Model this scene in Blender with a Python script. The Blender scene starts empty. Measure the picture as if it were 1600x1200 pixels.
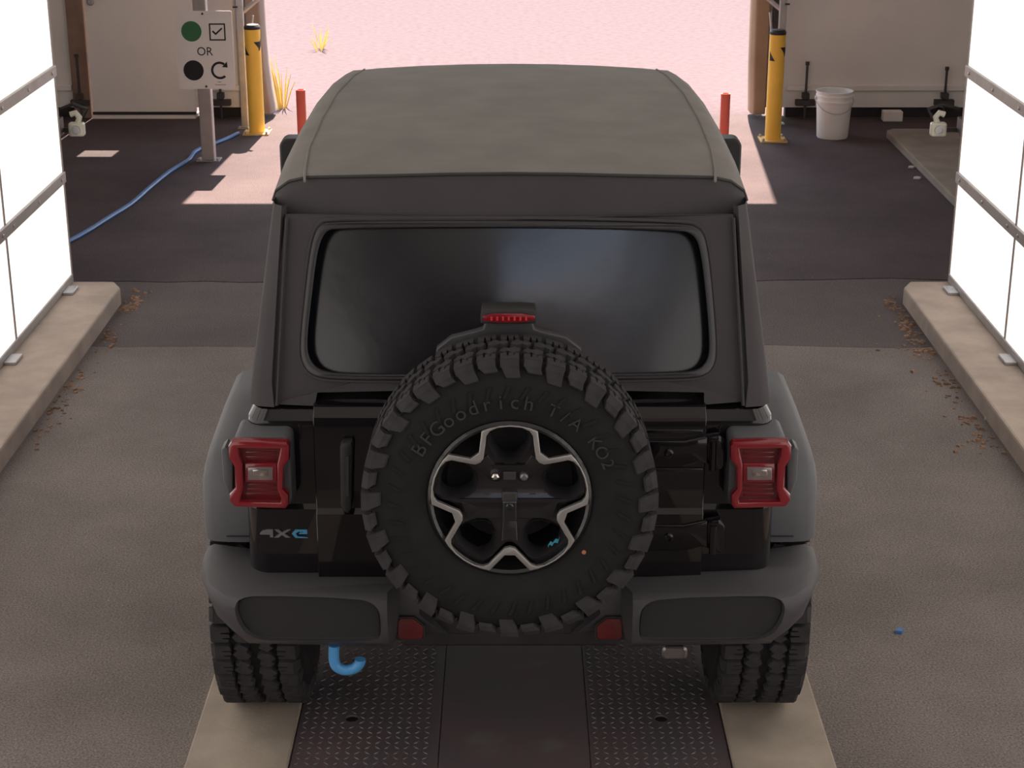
import bpy, bmesh, math, random
from mathutils import Vector, Matrix
random.seed(7)
scn = bpy.context.scene
COL = scn.collection
pi = math.pi

# ------------------------------------------------------------------ camera, world, sun, exposure
CAM_H, PITCH, FPX = 3.0, math.radians(19.8), 2720.0
cam_d = bpy.data.cameras.new('camera'); cam = bpy.data.objects.new('camera', cam_d); COL.objects.link(cam)
cam_d.sensor_width = 36.0; cam_d.lens = FPX / 1600 * 36; cam_d.clip_end = 300
cam.location = (0, 0, CAM_H); cam.rotation_euler = (pi / 2 - PITCH, 0, 0)
scn.camera = cam
scn.view_settings.view_transform = 'Standard'; scn.view_settings.look = 'None'
scn.view_settings.gamma = 1.0; scn.view_settings.exposure = 0.3
scn.view_settings.use_curve_mapping = False

SUN_DIR = Vector((-0.06, -1.0, -math.tan(math.radians(50))))
w = bpy.data.worlds.new('sky'); scn.world = w; w.use_nodes = True
wn = w.node_tree; bg = wn.nodes['Background']
sky = wn.nodes.new('ShaderNodeTexSky'); sky.sky_type = 'NISHITA'; sky.sun_disc = False
sky.sun_elevation = math.radians(50); sky.sun_rotation = math.radians(3)
hs = wn.nodes.new('ShaderNodeHueSaturation'); hs.inputs['Saturation'].default_value = 0.6   # hazy sky
wn.links.new(sky.outputs[0], hs.inputs['Color']); wn.links.new(hs.outputs[0], bg.inputs[0]); bg.inputs[1].default_value = 0.38
sun_d = bpy.data.lights.new('sun', 'SUN'); sun_d.energy = 19.0; sun_d.color = (1, 0.80, 0.70); sun_d.angle = 0.009
sun = bpy.data.objects.new('sun', sun_d); COL.objects.link(sun)
sun.rotation_euler = SUN_DIR.to_track_quat('-Z', 'Y').to_euler(); sun.location = (0, 20, 20)
PANEL_GLOW = 0.9

# ------------------------------------------------------------------ pixel helpers
CP, SP = math.cos(PITCH), math.sin(PITCH)
def ray(px, py):
    u, v = (px - 800) / FPX, (py - 600) / FPX
    return Vector((u, CP - v * SP, -SP - v * CP))
def at_y(px, py, Y):
    d = ray(px, py); return Vector((d.x * Y / d.y, Y, CAM_H + d.z * Y / d.y))
def at_z(px, py, Z=0.0):
    d = ray(px, py); k = (Z - CAM_H) / d.z
    return Vector((d.x * k, d.y * k, Z))
def xz(pts, Y): return [(at_y(a, b, Y).x, at_y(a, b, Y).z) for a, b in pts]

# ------------------------------------------------------------------ materials
def new_mat(name):
    m = bpy.data.materials.new(name); m.use_nodes = True
    return m, m.node_tree, m.node_tree.nodes['Principled BSDF']
def mat(name, col, rough=0.5, metal=0.0, var=0.0, scale=8.0, bump=0.0, bscale=60.0, coat=0.0, spec=0.5, emit=0.0, col2=None, detail=6.0, bdist=0.004):
    m, nt, p = new_mat(name)
    p.inputs['Roughness'].default_value = rough; p.inputs['Metallic'].default_value = metal
    p.inputs['Specular IOR Level'].default_value = spec
    p.inputs['Coat Weight'].default_value = coat; p.inputs['Coat Roughness'].default_value = 0.03
    tc = nt.nodes.new('ShaderNodeTexCoord')
    n = nt.nodes.new('ShaderNodeTexNoise'); n.inputs['Scale'].default_value = scale; n.inputs['Detail'].default_value = detail
    nt.links.new(tc.outputs['Object'], n.inputs['Vector'])
    r = nt.nodes.new('ShaderNodeValToRGB')
    c2 = col2 if col2 else tuple(max(0, c * (1 - var)) for c in col)
    c1 = col if col2 else tuple(min(1, c * (1 + var)) for c in col)
    r.color_ramp.elements[0].position = 0.33; r.color_ramp.elements[1].position = 0.67
    r.color_ramp.elements[0].color = (*c2, 1); r.color_ramp.elements[1].color = (*c1, 1)
    nt.links.new(n.outputs['Fac'], r.inputs['Fac']); nt.links.new(r.outputs['Color'], p.inputs['Base Color'])
    if bump:
        b = nt.nodes.new('ShaderNodeTexNoise'); b.inputs['Scale'].default_value = bscale; b.inputs['Detail'].default_value = 4
        nt.links.new(tc.outputs['Object'], b.inputs['Vector'])
        bp = nt.nodes.new('ShaderNodeBump'); bp.inputs['Strength'].default_value = bump; bp.inputs['Distance'].default_value = bdist
        nt.links.new(b.outputs['Fac'], bp.inputs['Height']); nt.links.new(bp.outputs['Normal'], p.inputs['Normal'])
    if emit:
        p.inputs['Emission Color'].default_value = (*col, 1); p.inputs['Emission Strength'].default_value = emit
    return m
def asphalt(name, a, b, speck):
    m, nt, p = new_mat(name); p.inputs['Roughness'].default_value = 0.9; p.inputs['Specular IOR Level'].default_value = 0.15
    L, N = nt.links, nt.nodes
    tc = N.new('ShaderNodeTexCoord')
    big = N.new('ShaderNodeTexNoise'); big.inputs['Scale'].default_value = 0.8; big.inputs['Detail'].default_value = 7; big.inputs['Roughness'].default_value = 0.65
    L.new(tc.outputs['Object'], big.inputs['Vector'])
    r = N.new('ShaderNodeValToRGB'); r.color_ramp.elements[0].position = 0.32; r.color_ramp.elements[1].position = 0.68
    r.color_ramp.elements[0].color = (*a, 1); r.color_ramp.elements[1].color = (*b, 1); L.new(big.outputs['Fac'], r.inputs['Fac'])
    fine = N.new('ShaderNodeTexNoise'); fine.inputs['Scale'].default_value = 130; fine.inputs['Detail'].default_value = 3
    L.new(tc.outputs['Object'], fine.inputs['Vector'])
    fr = N.new('ShaderNodeValToRGB'); fr.color_ramp.elements[0].position = 0.3; fr.color_ramp.elements[1].position = 0.72
    fr.color_ramp.elements[0].color = (0.6, 0.6, 0.6, 1); fr.color_ramp.elements[1].color = (1.4, 1.4, 1.4, 1)
    L.new(fine.outputs['Fac'], fr.inputs['Fac'])
    mx = N.new('ShaderNodeMix'); mx.data_type = 'RGBA'; mx.blend_type = 'MULTIPLY'; mx.inputs['Factor'].default_value = 1.0
    L.new(r.outputs['Color'], mx.inputs['A']); L.new(fr.outputs['Color'], mx.inputs['B'])
    vo = N.new('ShaderNodeTexVoronoi'); vo.inputs['Scale'].default_value = 22; L.new(tc.outputs['Object'], vo.inputs['Vector'])
    vr = N.new('ShaderNodeValToRGB'); vr.color_ramp.elements[0].position = 0.05; vr.color_ramp.elements[1].position = 0.09
    vr.color_ramp.elements[0].color = (1, 1, 1, 1); vr.color_ramp.elements[1].color = (0, 0, 0, 1)
    L.new(vo.outputs['Distance'], vr.inputs['Fac'])
    ms = N.new('ShaderNodeMath'); ms.operation = 'MULTIPLY'; ms.inputs[1].default_value = 0.35; L.new(vr.outputs['Color'], ms.inputs[0])
    m2 = N.new('ShaderNodeMix'); m2.data_type = 'RGBA'; m2.inputs['B'].default_value = (*speck, 1)
    L.new(ms.outputs[0], m2.inputs['Factor']); L.new(mx.outputs['Result'], m2.inputs['A']); L.new(m2.outputs['Result'], p.inputs['Base Color'])
    bp = N.new('ShaderNodeBump'); bp.inputs['Strength'].default_value = 0.5; bp.inputs['Distance'].default_value = 0.006
    L.new(fine.outputs['Fac'], bp.inputs['Height']); L.new(bp.outputs['Normal'], p.inputs['Normal'])
    return m
def rusty_plate(name):
    m, nt, p = new_mat(name); L, N = nt.links, nt.nodes
    p.inputs['Metallic'].default_value = 0.1; p.inputs['Roughness'].default_value = 0.6
    tc = N.new('ShaderNodeTexCoord'); n = N.new('ShaderNodeTexNoise'); n.inputs['Scale'].default_value = 3.2; n.inputs['Detail'].default_value = 8
    L.new(tc.outputs['Object'], n.inputs['Vector'])
    r = N.new('ShaderNodeValToRGB'); e = r.color_ramp.elements
    e[0].position = 0.35; e[0].color = (0.10, 0.085, 0.09, 1); e[1].position = 0.62; e[1].color = (0.125, 0.085, 0.088, 1)
    x = e.new(0.75); x.color = (0.15, 0.135, 0.13, 1)
    L.new(n.outputs['Fac'], r.inputs['Fac']); L.new(r.outputs['Color'], p.inputs['Base Color'])
    return m
def glow_panel(name):
    m, nt, p = new_mat(name)
    p.inputs['Base Color'].default_value = (0.5, 0.49, 0.47, 1); p.inputs['Roughness'].default_value = 0.45
    p.inputs['Emission Color'].default_value = (1.0, 0.94, 0.885, 1); p.inputs['Emission Strength'].default_value = PANEL_GLOW
    return m
def pane_mat(name):
    m, nt, p = new_mat(name); L, N = nt.links, nt.nodes
    t = N.new('ShaderNodeBsdfTransparent'); t.inputs[0].default_value = (0.9, 0.93, 0.92, 1)
    g = N.new('ShaderNodeBsdfGlossy'); g.inputs['Roughness'].default_value = 0.02
    mx = N.new('ShaderNodeMixShader'); mx.inputs[0].default_value = 0.08
    L.new(t.outputs[0], mx.inputs[1]); L.new(g.outputs[0], mx.inputs[2]); L.new(mx.outputs[0], N['Material Output'].inputs['Surface'])
    return m
M = dict(
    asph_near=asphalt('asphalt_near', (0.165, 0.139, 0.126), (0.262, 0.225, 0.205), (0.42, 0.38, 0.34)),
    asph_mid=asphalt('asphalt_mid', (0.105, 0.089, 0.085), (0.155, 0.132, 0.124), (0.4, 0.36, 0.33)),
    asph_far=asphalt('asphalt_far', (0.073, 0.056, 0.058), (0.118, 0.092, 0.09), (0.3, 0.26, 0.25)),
    outdoor=mat('outdoor_concrete', (0.122, 0.099, 0.106), 0.95, var=0.10, scale=14, bump=0.3, bscale=90, spec=0.03),
    crack=mat('crack_dirt', (0.03, 0.026, 0.024), 1.0, var=0.3),
    kerb=mat('kerb_concrete', (0.44, 0.355, 0.29), 0.9, var=0.14, scale=5, bump=0.35, bscale=70),
    slab=mat('slab_concrete', (0.27, 0.225, 0.18), 0.9, var=0.15, scale=4, bump=0.3),
    rail=mat('track_concrete', (0.36, 0.30, 0.24), 0.88, var=0.18, scale=4, bump=0.3, bscale=80),
    plate=rusty_plate('steel_plate'),
    lug=mat('plate_lug', (0.12, 0.11, 0.115), 0.42, 0.3, var=0.25, scale=5),
    glow=glow_panel('light_panel'),
    alu=mat('aluminium_rail', (0.42, 0.385, 0.36), 0.5, 0.3, var=0.08),
    seam=mat('panel_joint', (0.34, 0.29, 0.26), 0.6, var=0.05),
    screw=mat('screw', (0.6, 0.56, 0.52), 0.35, 0.8),
    wallp=mat('white_wall', (0.84, 0.79, 0.75), 0.7, var=0.04, scale=2, bump=0.1),
    doorw=mat('white_door', (0.86, 0.82, 0.77), 0.6, var=0.03, scale=2),
    wood=mat('brown_jamb', (0.26, 0.165, 0.12), 0.7, var=0.2, scale=6),
    backw=mat('added_wall_dark', (0.05, 0.047, 0.046), 0.8, var=0.1),
    darkrub=mat('dark_rubber', (0.03, 0.026, 0.026), 0.8, var=0.3, scale=6),
    ceil=mat('ceiling', (0.82, 0.81, 0.79), 0.8, var=0.03),
    steel=mat('galvanised', (0.48, 0.47, 0.47), 0.45, 0.55, var=0.12, scale=10),
    dsteel=mat('dark_steel', (0.07, 0.062, 0.06), 0.6, 0.3, var=0.2),
    jamb=mat('jamb_padding', (0.34, 0.27, 0.235), 0.75, var=0.12, scale=3),
    jambt=mat('jamb_tan', (0.42, 0.27, 0.17), 0.75, var=0.12, scale=3),
    yellow=mat('bollard_yellow', (1.0, 0.58, 0.08), 0.5, var=0.06, scale=4),
    yplate=mat('base_yellow', (0.75, 0.5, 0.18), 0.6, var=0.15, scale=9),
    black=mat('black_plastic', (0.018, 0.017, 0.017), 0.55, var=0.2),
    redpost=mat('red_post', (0.85, 0.15, 0.10), 0.5, var=0.06),
    postgrey=mat('post_grey', (0.40, 0.355, 0.335), 0.5, 0.25, var=0.08),
    sign=mat('sign_white', (0.86, 0.83, 0.79), 0.45, var=0.02),
    green=mat('sign_green', (0.045, 0.17, 0.07), 0.5), signblk=mat('sign_black', (0.016, 0.014, 0.018), 0.5),
    bucket=mat('bucket_white', (0.88, 0.84, 0.8), 0.45, var=0.05, scale=4),
    blue=mat('blue_hose', (0.06, 0.17, 0.42), 0.45, var=0.1),
    cream=mat('cream_box', (0.7, 0.68, 0.56), 0.45, var=0.04),
    paper=mat('paper_scrap', (0.6, 0.58, 0.55), 0.8, var=0.1), leaf=mat('dry_leaf', (0.28, 0.17, 0.11), 0.9, var=0.4, scale=3),
    grit=mat('grit', (0.3, 0.25, 0.21), 0.9, var=0.4, scale=3), weed=mat('dry_weed', (0.75, 0.55, 0.16), 0.8, var=0.2),
    # vehicle
    paint=mat('black_paint', (0.006, 0.005, 0.006), 0.2, coat=0.9, var=0.1, spec=0.12),
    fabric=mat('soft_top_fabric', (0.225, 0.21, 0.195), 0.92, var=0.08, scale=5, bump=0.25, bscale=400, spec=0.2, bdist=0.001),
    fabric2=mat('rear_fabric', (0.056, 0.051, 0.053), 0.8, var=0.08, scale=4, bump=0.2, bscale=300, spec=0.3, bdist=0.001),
    piping=mat('fabric_piping', (0.03, 0.028, 0.028), 0.7),
    vinyl=mat('window_vinyl', (0.008, 0.008, 0.011), 0.16, spec=0.7, var=0.1, bump=0.05, bscale=5, bdist=0.02),
    wborder=mat('window_border', (0.02, 0.018, 0.02), 0.3, spec=0.6),
    flare=mat('flare_plastic', (0.092, 0.094, 0.1), 0.55, var=0.04, bump=0.08, bscale=500, bdist=0.0005),
    bumper=mat('bumper_plastic', (0.062, 0.058, 0.063), 0.5, var=0.06, bump=0.1, bscale=400, bdist=0.0006),
    bump2=mat('bumper_pocket', (0.02, 0.018, 0.021), 0.7, var=0.06, bump=0.1, bscale=400, bdist=0.0006),
    rubber=mat('tyre_rubber', (0.016, 0.0145, 0.0158), 0.8, var=0.12, scale=20, spec=0.22),
    rubber2=mat('tyre_tread', (0.045, 0.042, 0.044), 0.9, var=0.15, scale=30, spec=0.2),
    rimblk=mat('rim_black', (0.012, 0.011, 0.012), 0.3, coat=0.4), rimcut=mat('rim_machined', (0.46, 0.45, 0.43), 0.34, 0.75, var=0.04),
    rimgrey=mat('rim_barrel', (0.05, 0.048, 0.052), 0.45, 0.3),
    chrome=mat('chrome', (0.75, 0.74, 0.7), 0.15, 1.0), nutgrey=mat('lock_nut', (0.22, 0.21, 0.21), 0.4, 0.7),
    red=mat('lamp_red', (0.22, 0.010, 0.018), 0.18, coat=0.8), reddark=mat('lamp_red_dark', (0.13, 0.006, 0.010), 0.25, coat=0.6),
    redline=mat('lamp_bright_edge', (0.42, 0.14, 0.14), 0.2, coat=0.5),
    clear=mat('reverse_lens', (0.25, 0.2, 0.2), 0.15, 0.4, coat=0.8), clearin=mat('reverse_reflector', (0.5, 0.46, 0.45), 0.12, 0.9),
    refl=mat('reflector_red', (0.12, 0.014, 0.014), 0.3, coat=0.3), led=mat('led_red', (0.6, 0.05, 0.05), 0.2),
    hook=mat('tow_hook_blue', (0.09, 0.36, 0.72), 0.4, coat=0.2), badge=mat('badge_grey', (0.2, 0.195, 0.195), 0.35, 0.4), badgeb=mat('badge_blue', (0.07, 0.30, 0.50), 0.4),
    exh=mat('exhaust_steel', (0.3, 0.28, 0.27), 0.35, 0.8), glass=mat('dark_glass', (0.012, 0.013, 0.015), 0.05, spec=0.6),
    chalk=mat('blue_chalk', (0.05, 0.32, 0.42), 0.8), orange=mat('orange_mark', (0.4, 0.16, 0.08), 0.8),
    lampglass=mat('lens_clear', (0.5, 0.5, 0.48), 0.1, 0.3), letter=mat('tyre_letters', (0.03, 0.028, 0.029), 0.5),
)

# ------------------------------------------------------------------ mesh helpers
def link(o, parent=None):
    COL.objects.link(o)
    if parent is not None: o.parent = parent
    return o
def mesh_obj(name, verts, faces, m, parent=None, smooth=35):
    me = bpy.data.meshes.new(name); me.from_pydata([tuple(v) for v in verts], [], faces); me.validate()
    bm = bmesh.new(); bm.from_mesh(me); bmesh.ops.recalc_face_normals(bm, faces=bm.faces); bm.to_mesh(me); bm.free()
    fin(me, m, smooth); return link(bpy.data.objects.new(name, me), parent)
def fin(me, m, smooth=35):
    me.materials.clear(); me.materials.append(m)
    if smooth: me.shade_smooth(); me.set_sharp_from_angle(angle=math.radians(smooth))
class MB:                                   # collects pieces of ONE part
    def __init__(s): s.v = []; s.f = []
    def add(s, v, f):
        b = len(s.v); s.v += [tuple(p) for p in v]; s.f += [tuple(i + b for i in q) for q in f]; return s
    def box(s, x0, x1, y0, y1, z0, z1):
        v = [(x, y, z) for z in (z0, z1) for y in (y0, y1) for x in (x0, x1)]
        return s.add(v, [(0, 1, 3, 2), (4, 6, 7, 5), (0, 4, 5, 1), (2, 3, 7, 6), (0, 2, 6, 4), (1, 5, 7, 3)])
    def loft(s, rings, closed=True, caps=True):
        n = len(rings[0]); v = [p for r in rings for p in r]; f = []
        for i in range(len(rings) - 1):
            for j in range(n if closed else n - 1):
                k = (j + 1) % n; f.append((i * n + j, i * n + k, (i + 1) * n + k, (i + 1) * n + j))
        if caps and closed: f += [tuple(range(n)), tuple(range((len(rings) - 1) * n, len(rings) * n))]
        return s.add(v, f)
    def tube(s, pts, r, seg=10):
        pts = [Vector(p) for p in pts]; rings = []
        for i, p in enumerate(pts):
            t = (pts[min(i + 1, len(pts) - 1)] - pts[max(i - 1, 0)]).normalized()
            a = t.orthogonal().normalized() if i == 0 else (prev - t * prev.dot(t)).normalized()
            prev = a; b = t.cross(a); rr = r[i] if isinstance(r, (list, tuple)) else r
            rings.append([p + (a * math.cos(q) + b * math.sin(q)) * rr for q in [2 * pi * k / seg for k in range(seg)]])
        return s.loft(rings)
    def lathe(s, prof, c=(0, 0, 0), axis='z', seg=32, caps=True):
        rings = []
        for r, h in prof:
            ring = []
            for k in range(seg):
                a = 2 * pi * k / seg; p, q = r * math.cos(a), r * math.sin(a)
                o = (p, q, h) if axis == 'z' else (p, h, q) if axis == 'y' else (h, p, q)
                ring.append((c[0] + o[0], c[1] + o[1], c[2] + o[2]))
            rings.append(ring)
        return s.loft(rings, True, caps)
    def prism_x(s, prof_yz, x0, x1): return s.loft([[(x, y, z) for y, z in prof_yz] for x in (x0, x1)])
    def prism_y(s, prof_xz, y0, y1): return s.loft([[(x, y, z) for x, z in prof_xz] for y in (y0, y1)])
    def prism_z(s, prof_xy, z0, z1): return s.loft([[(x, y, z) for x, y in prof_xy] for z in (z0, z1)])
    def obj(s, name, m, parent=None, smooth=35, bevel=0, seg=2):
        o = mesh_obj(name, s.v, s.f, m, parent, smooth)
        if bevel:
            b = o.modifiers.new('bevel', 'BEVEL'); b.width = bevel; b.segments = seg; b.limit_method = 'ANGLE'; b.angle_limit = math.radians(40)
            b.harden_normals = False
        return o
def bake(o, m=None, smooth=35):
    dg = bpy.context.evaluated_depsgraph_get(); dg.update()
    me = bpy.data.meshes.new_from_object(o.evaluated_get(dg)); o.modifiers.clear(); o.data = me
    if m: fin(me, m, smooth)
    return o
def carve(o, cutters, m, smooth=35):
    par = o.parent; o.parent = None           # cutters are in world space
    for c in cutters:
        b = o.modifiers.new('cut', 'BOOLEAN'); b.operation = 'DIFFERENCE'; b.object = c; b.solver = 'EXACT'
    bake(o, m, smooth)
    for c in cutters: bpy.data.objects.remove(c)
    o.parent = par; return o
def plate(name, loops, depth, m, parent=None, fmap=None, bevel=0.0, smooth=30):
    """flat shape with holes (2-D loops), given thickness, mapped into space by fmap(u, v, w); w=-depth is the front"""
    cu = bpy.data.curves.new(name, 'CURVE'); cu.dimensions = '2D'; cu.fill_mode = 'BOTH'
    cu.extrude = max(depth / 2 - bevel, 0.0); cu.bevel_depth = bevel; cu.bevel_resolution = 1; cu.offset = -bevel
    for lp in loops:
        sp = cu.splines.new('POLY'); sp.points.add(len(lp) - 1); sp.use_cyclic_u = True
        for q, (a, b) in zip(sp.points, lp): q.co = (a, b, 0, 1)
    t = bpy.data.objects.new('tmp', cu); COL.objects.link(t)
    dg = bpy.context.evaluated_depsgraph_get(); dg.update()
    me = bpy.data.meshes.new_from_object(t.evaluated_get(dg)); bpy.data.objects.remove(t)
    f = fmap or (lambda u, v, q: (u, q, v))
    for v in me.vertices: v.co = f(v.co.x, v.co.y, -v.co.z - depth / 2)
    bm = bmesh.new(); bm.from_mesh(me); bmesh.ops.remove_doubles(bm, verts=bm.verts, dist=1e-5)
    bmesh.ops.recalc_face_normals(bm, faces=bm.faces); bm.to_mesh(me); bm.free()
    me.name = name; fin(me, m, smooth); return link(bpy.data.objects.new(name, me), parent)
def text_mesh(body, size, extrude=0.002):
    cu = bpy.data.curves.new('t', 'FONT'); cu.body = body; cu.size = size; cu.extrude = extrude; cu.align_x = 'CENTER'; cu.align_y = 'CENTER'
    cu.resolution_u = 4
    t = bpy.data.objects.new('tmp', cu); COL.objects.link(t)
    dg = bpy.context.evaluated_depsgraph_get(); dg.update()
    me = bpy.data.meshes.new_from_object(t.evaluated_get(dg)); bpy.data.objects.remove(t); return me
def rrect(x0, x1, z0, z1, r, n=6):
    out = []
    for cx, cz, a0 in ((x1 - r, z1 - r, 0), (x0 + r, z1 - r, pi / 2), (x0 + r, z0 + r, pi), (x1 - r, z0 + r, 1.5 * pi)):
        out += [(cx + r * math.cos(a0 + pi / 2 * k / n), cz + r * math.sin(a0 + pi / 2 * k / n)) for k in range(n + 1)]
    return out
def circ(cx, cz, r, n=40): return [(cx + r * math.cos(2 * pi * k / n), cz + r * math.sin(2 * pi * k / n)) for k in range(n)]
def smooth_loop(pts, it=2):
    for _ in range(it):
        o = []
        for i, p in enumerate(pts):
            q = pts[(i + 1) % len(pts)]
            o += [(p[0] * .75 + q[0] * .25, p[1] * .75 + q[1] * .25), (p[0] * .25 + q[0] * .75, p[1] * .25 + q[1] * .75)]
        pts = o
    return pts
def empty(name, loc, label, cat, group=None):
    o = bpy.data.objects.new(name, None); o.empty_display_size = 0.1; o.location = loc; COL.objects.link(o)
    return tag(o, label, cat, group)
def tag(o, label, cat, group=None):
    o['label'] = label; o['category'] = cat
    if group: o['group'] = group
    return o
def struct(o, label=None):
    o['kind'] = 'structure'
    if label: o['label'] = label
    return o
def under(root):                            # parts are modelled in world space: shift them under their thing
    bpy.context.view_layer.update(); inv = Matrix.Translation(root.location).inverted()
    for c in root.children:
        c.matrix_parent_inverse = inv
    return root

# ------------------------------------------------------------------ floor
def jag(y, amp, n=40, x0=-7, x1=7, seed=1):
    rnd = random.Random(seed); a = 0; out = []
    for i in range(n + 1):
        a = a * 0.75 + rnd.uniform(-1, 1) * amp
        out.append((x0 + (x1 - x0) * i / n, y + a))
    return out
e1, e2 = jag(8.92, 0.02, 60, seed=3), jag(10.16, 0.035, 60, seed=5)
def slab_floor(name, near, far, m, label):
    mb = MB(); mb.prism_z(near + far[::-1], -0.12, 0.0)
    return struct(mb.obj(name, m, smooth=0), label)
GAP = 0.018
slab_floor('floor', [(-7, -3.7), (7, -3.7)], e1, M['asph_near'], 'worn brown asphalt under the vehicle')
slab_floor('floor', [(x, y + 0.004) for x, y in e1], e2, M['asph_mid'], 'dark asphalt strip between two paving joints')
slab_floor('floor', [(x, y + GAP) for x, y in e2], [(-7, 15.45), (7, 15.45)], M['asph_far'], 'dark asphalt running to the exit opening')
struct(MB().box(-7, 7, 8.5, 10.7, -0.14, -0.03).obj('floor_joint_bed', M['crack'], smooth=0), 'dirt in the paving joints')
struct(MB().box(-60, 60, 15.45, 140, -0.12, 0.0).obj('ground', M['outdoor'], smooth=0), 'sunlit pale pink concrete yard outside')

# kerbs carrying the light walls
KZ = 0.10
for s, nm in ((-1, 'kerb_left'), (1, 'kerb_right')):
    xi = 2.28 * 1.0
    pts = [(s * xi, -3.5), (s * xi, 9.72), (s * (xi + 0.06), 9.84), (s * 3.05, 9.84), (s * 3.05, -3.5)]
    struct(MB().prism_z(pts, -0.02, KZ).obj(nm, M['kerb'], smooth=0, bevel=0.012), 'tan concrete kerb under the light wall')
struct(MB().prism_z([(3.14, 11.2), (3.14, 14.45), (3.2, 14.52), (6.4, 14.52), (6.4, 11.2)], -0.02, 0.06).obj('floor_slab', M['slab'], smooth=0, bevel=0.012), 'raised concrete pad behind the white bucket side light wall')

# light walls: 4 ft x 2 ft glowing panels, each one a part
PW, PH, NY, NZ, Y1 = 1.22, 0.61, 10, 6, 9.83
pan_me = None
for s, nm, X in ((-1, 'wall_left', -2.575), (1, 'wall_right', 2.56)):
    fr = MB().box(X, X + s * 0.05, Y1 - NY * PW, Y1, KZ, KZ + 0.05)                # sill rail stands on the kerb
    root = struct(fr.obj(nm, M['alu'], smooth=0, bevel=0.004), 'wall of glowing white light panels on a metal frame')
    if pan_me is None:
        p0 = MB().box(-0.012, 0.012, -PW / 2 + 0.006, PW / 2 - 0.006, 0.03, PH - 0.03).obj('panel', M['glow'], smooth=0); pan_me = p0.data; bpy.data.objects.remove(p0)
    for i in range(NY):
        for k in range(NZ):
            o = link(bpy.data.objects.new('panel', pan_me), root)
            o.location = (X + s * 0.02, Y1 - PW * (i + .5), KZ + 0.02 + k * PH)
    for k in range(1, NZ + 1):
        MB().box(X - s * 0.008, X + s * 0.045, Y1 - NY * PW, Y1, KZ + k * PH - 0.012, KZ + k * PH + 0.05).obj('rail', M['alu'], root, smooth=0, bevel=0.003)
    for i in range(NY + 1):
        MB().box(X + s * 0.004, X + s * 0.05, Y1 - i * PW - 0.012, Y1 - i * PW + 0.012, KZ + 0.04, KZ + NZ * PH).obj('joint_strip', M['seam'], root, smooth=0)
    for k in range(1, 3):
        for i in range(0, 4):
            for dy in (0.10, PW / 2, PW - 0.10):
                MB().lathe([(0.010, 0), (0.010, s * -0.004), (0.006, s * -0.007)], (X - s * 0.008, Y1 - i * PW - dy, KZ + k * PH + 0.019), 'x', 8).obj('screw', M['screw'], root)
    for i in range(0, 4):
        MB().box(min(X - s * 0.06, X), max(X - s * 0.06, X), Y1 - i * PW - 0.28, Y1 - i * PW - 0.14, KZ, KZ + 0.018).obj('foot_bracket', M['steel'], root, smooth=0, bevel=0.004)
    for k in range(NY + 1):                                                         # posts behind the panels
        MB().box(min(X + s * 0.05, X + s * 0.1), max(X + s * 0.05, X + s * 0.1), Y1 - k * PW - (0.05 if k < NY else 0), Y1 - k * PW + (0 if k < NY else .05), KZ, 4.4).obj('post', M['steel'], root, smooth=0)

# ------------------------------------------------------------------ building shell
WY0, WY1, OPL, OPR, LINT, CEIL = 15.30, 15.45, -2.12, 2.10, 3.95, 4.40
DX0, DX1, DZ = -3.70, -2.79, 2.10
far = MB()
far.box(-7, DX0 - 0.16, WY0, WY1, 0.09, CEIL); far.box(DX0 - 0.16, DX1, WY0, WY1, DZ, CEIL); far.box(DX1, OPL - 0.10, WY0, WY1, 0.09, CEIL)
far.box(OPL - 0.10, OPR + 0.1, WY0, WY1, LINT, CEIL); far.box(OPR + 0.1, 7, WY0, WY1, 0.09, CEIL)
wf = struct(far.obj('wall_far', M['wallp'], smooth=0), 'white wall of large hinged leaves around the exit opening')
for a, b in ((-7, DX0 - 0.17), (DX1 + 0.02, OPL - 0.24), (OPR + 0.32, 7)):
    MB().box(a, b, WY0 - 0.03, WY0, 0.24, 0.29).obj('bottom_rail', M['wallp'], wf, smooth=0, bevel=0.006)
    MB().box(a, b, WY0 + 0.02, WY1 - 0.02, 0.0, 0.10).obj('floor_seal', M['darkrub'], wf, smooth=0)
for s, nm in ((-1, 'wall_left_outer'), (1, 'wall_right_outer')):
    struct(MB().box(min(s * 7, s * 7.15), max(s * 7, s * 7.15), -3.72, WY1, -0.1, CEIL).obj(nm, M['wallp'], smooth=0), 'outer side wall of the shed')
bw = struct(MB().box(-7.15, 7.15, -3.72, -3.6, -0.1, CEIL).obj('wall_back_added', M['backw'], smooth=0), 'unseen dark back wall added for the window reflection')  # added behind the camera so the window reflection goes dark low down
for k in range(12): MB().box(-2.2, 2.2, -3.6, -3.56, .02 + k * .33, .34 + k * .33).obj('added_slat', M['dsteel'], bw, smooth=0, bevel=.01)  # unseen dark slats, part of the added wall
cl = MB()
SKX0, SKX1, SKY0, SKY1 = -0.15, 2.5, -3.3, -0.5      # opening added behind the camera to brighten the rear window's reflection
cl.box(-7.15, 7.15, SKY1, WY1, CEIL, CEIL + 0.12); cl.box(-7.15, 7.15, -3.72, SKY0, CEIL, CEIL + 0.12)
cl.box(-7.15, SKX0, SKY0, SKY1, CEIL, CEIL + 0.12); cl.box(SKX1, 7.15, SKY0, SKY1, CEIL, CEIL + 0.12)
struct(cl.obj('ceiling', M['ceil'], smooth=0), 'pale ceiling with an opening added for the window reflection')

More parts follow.
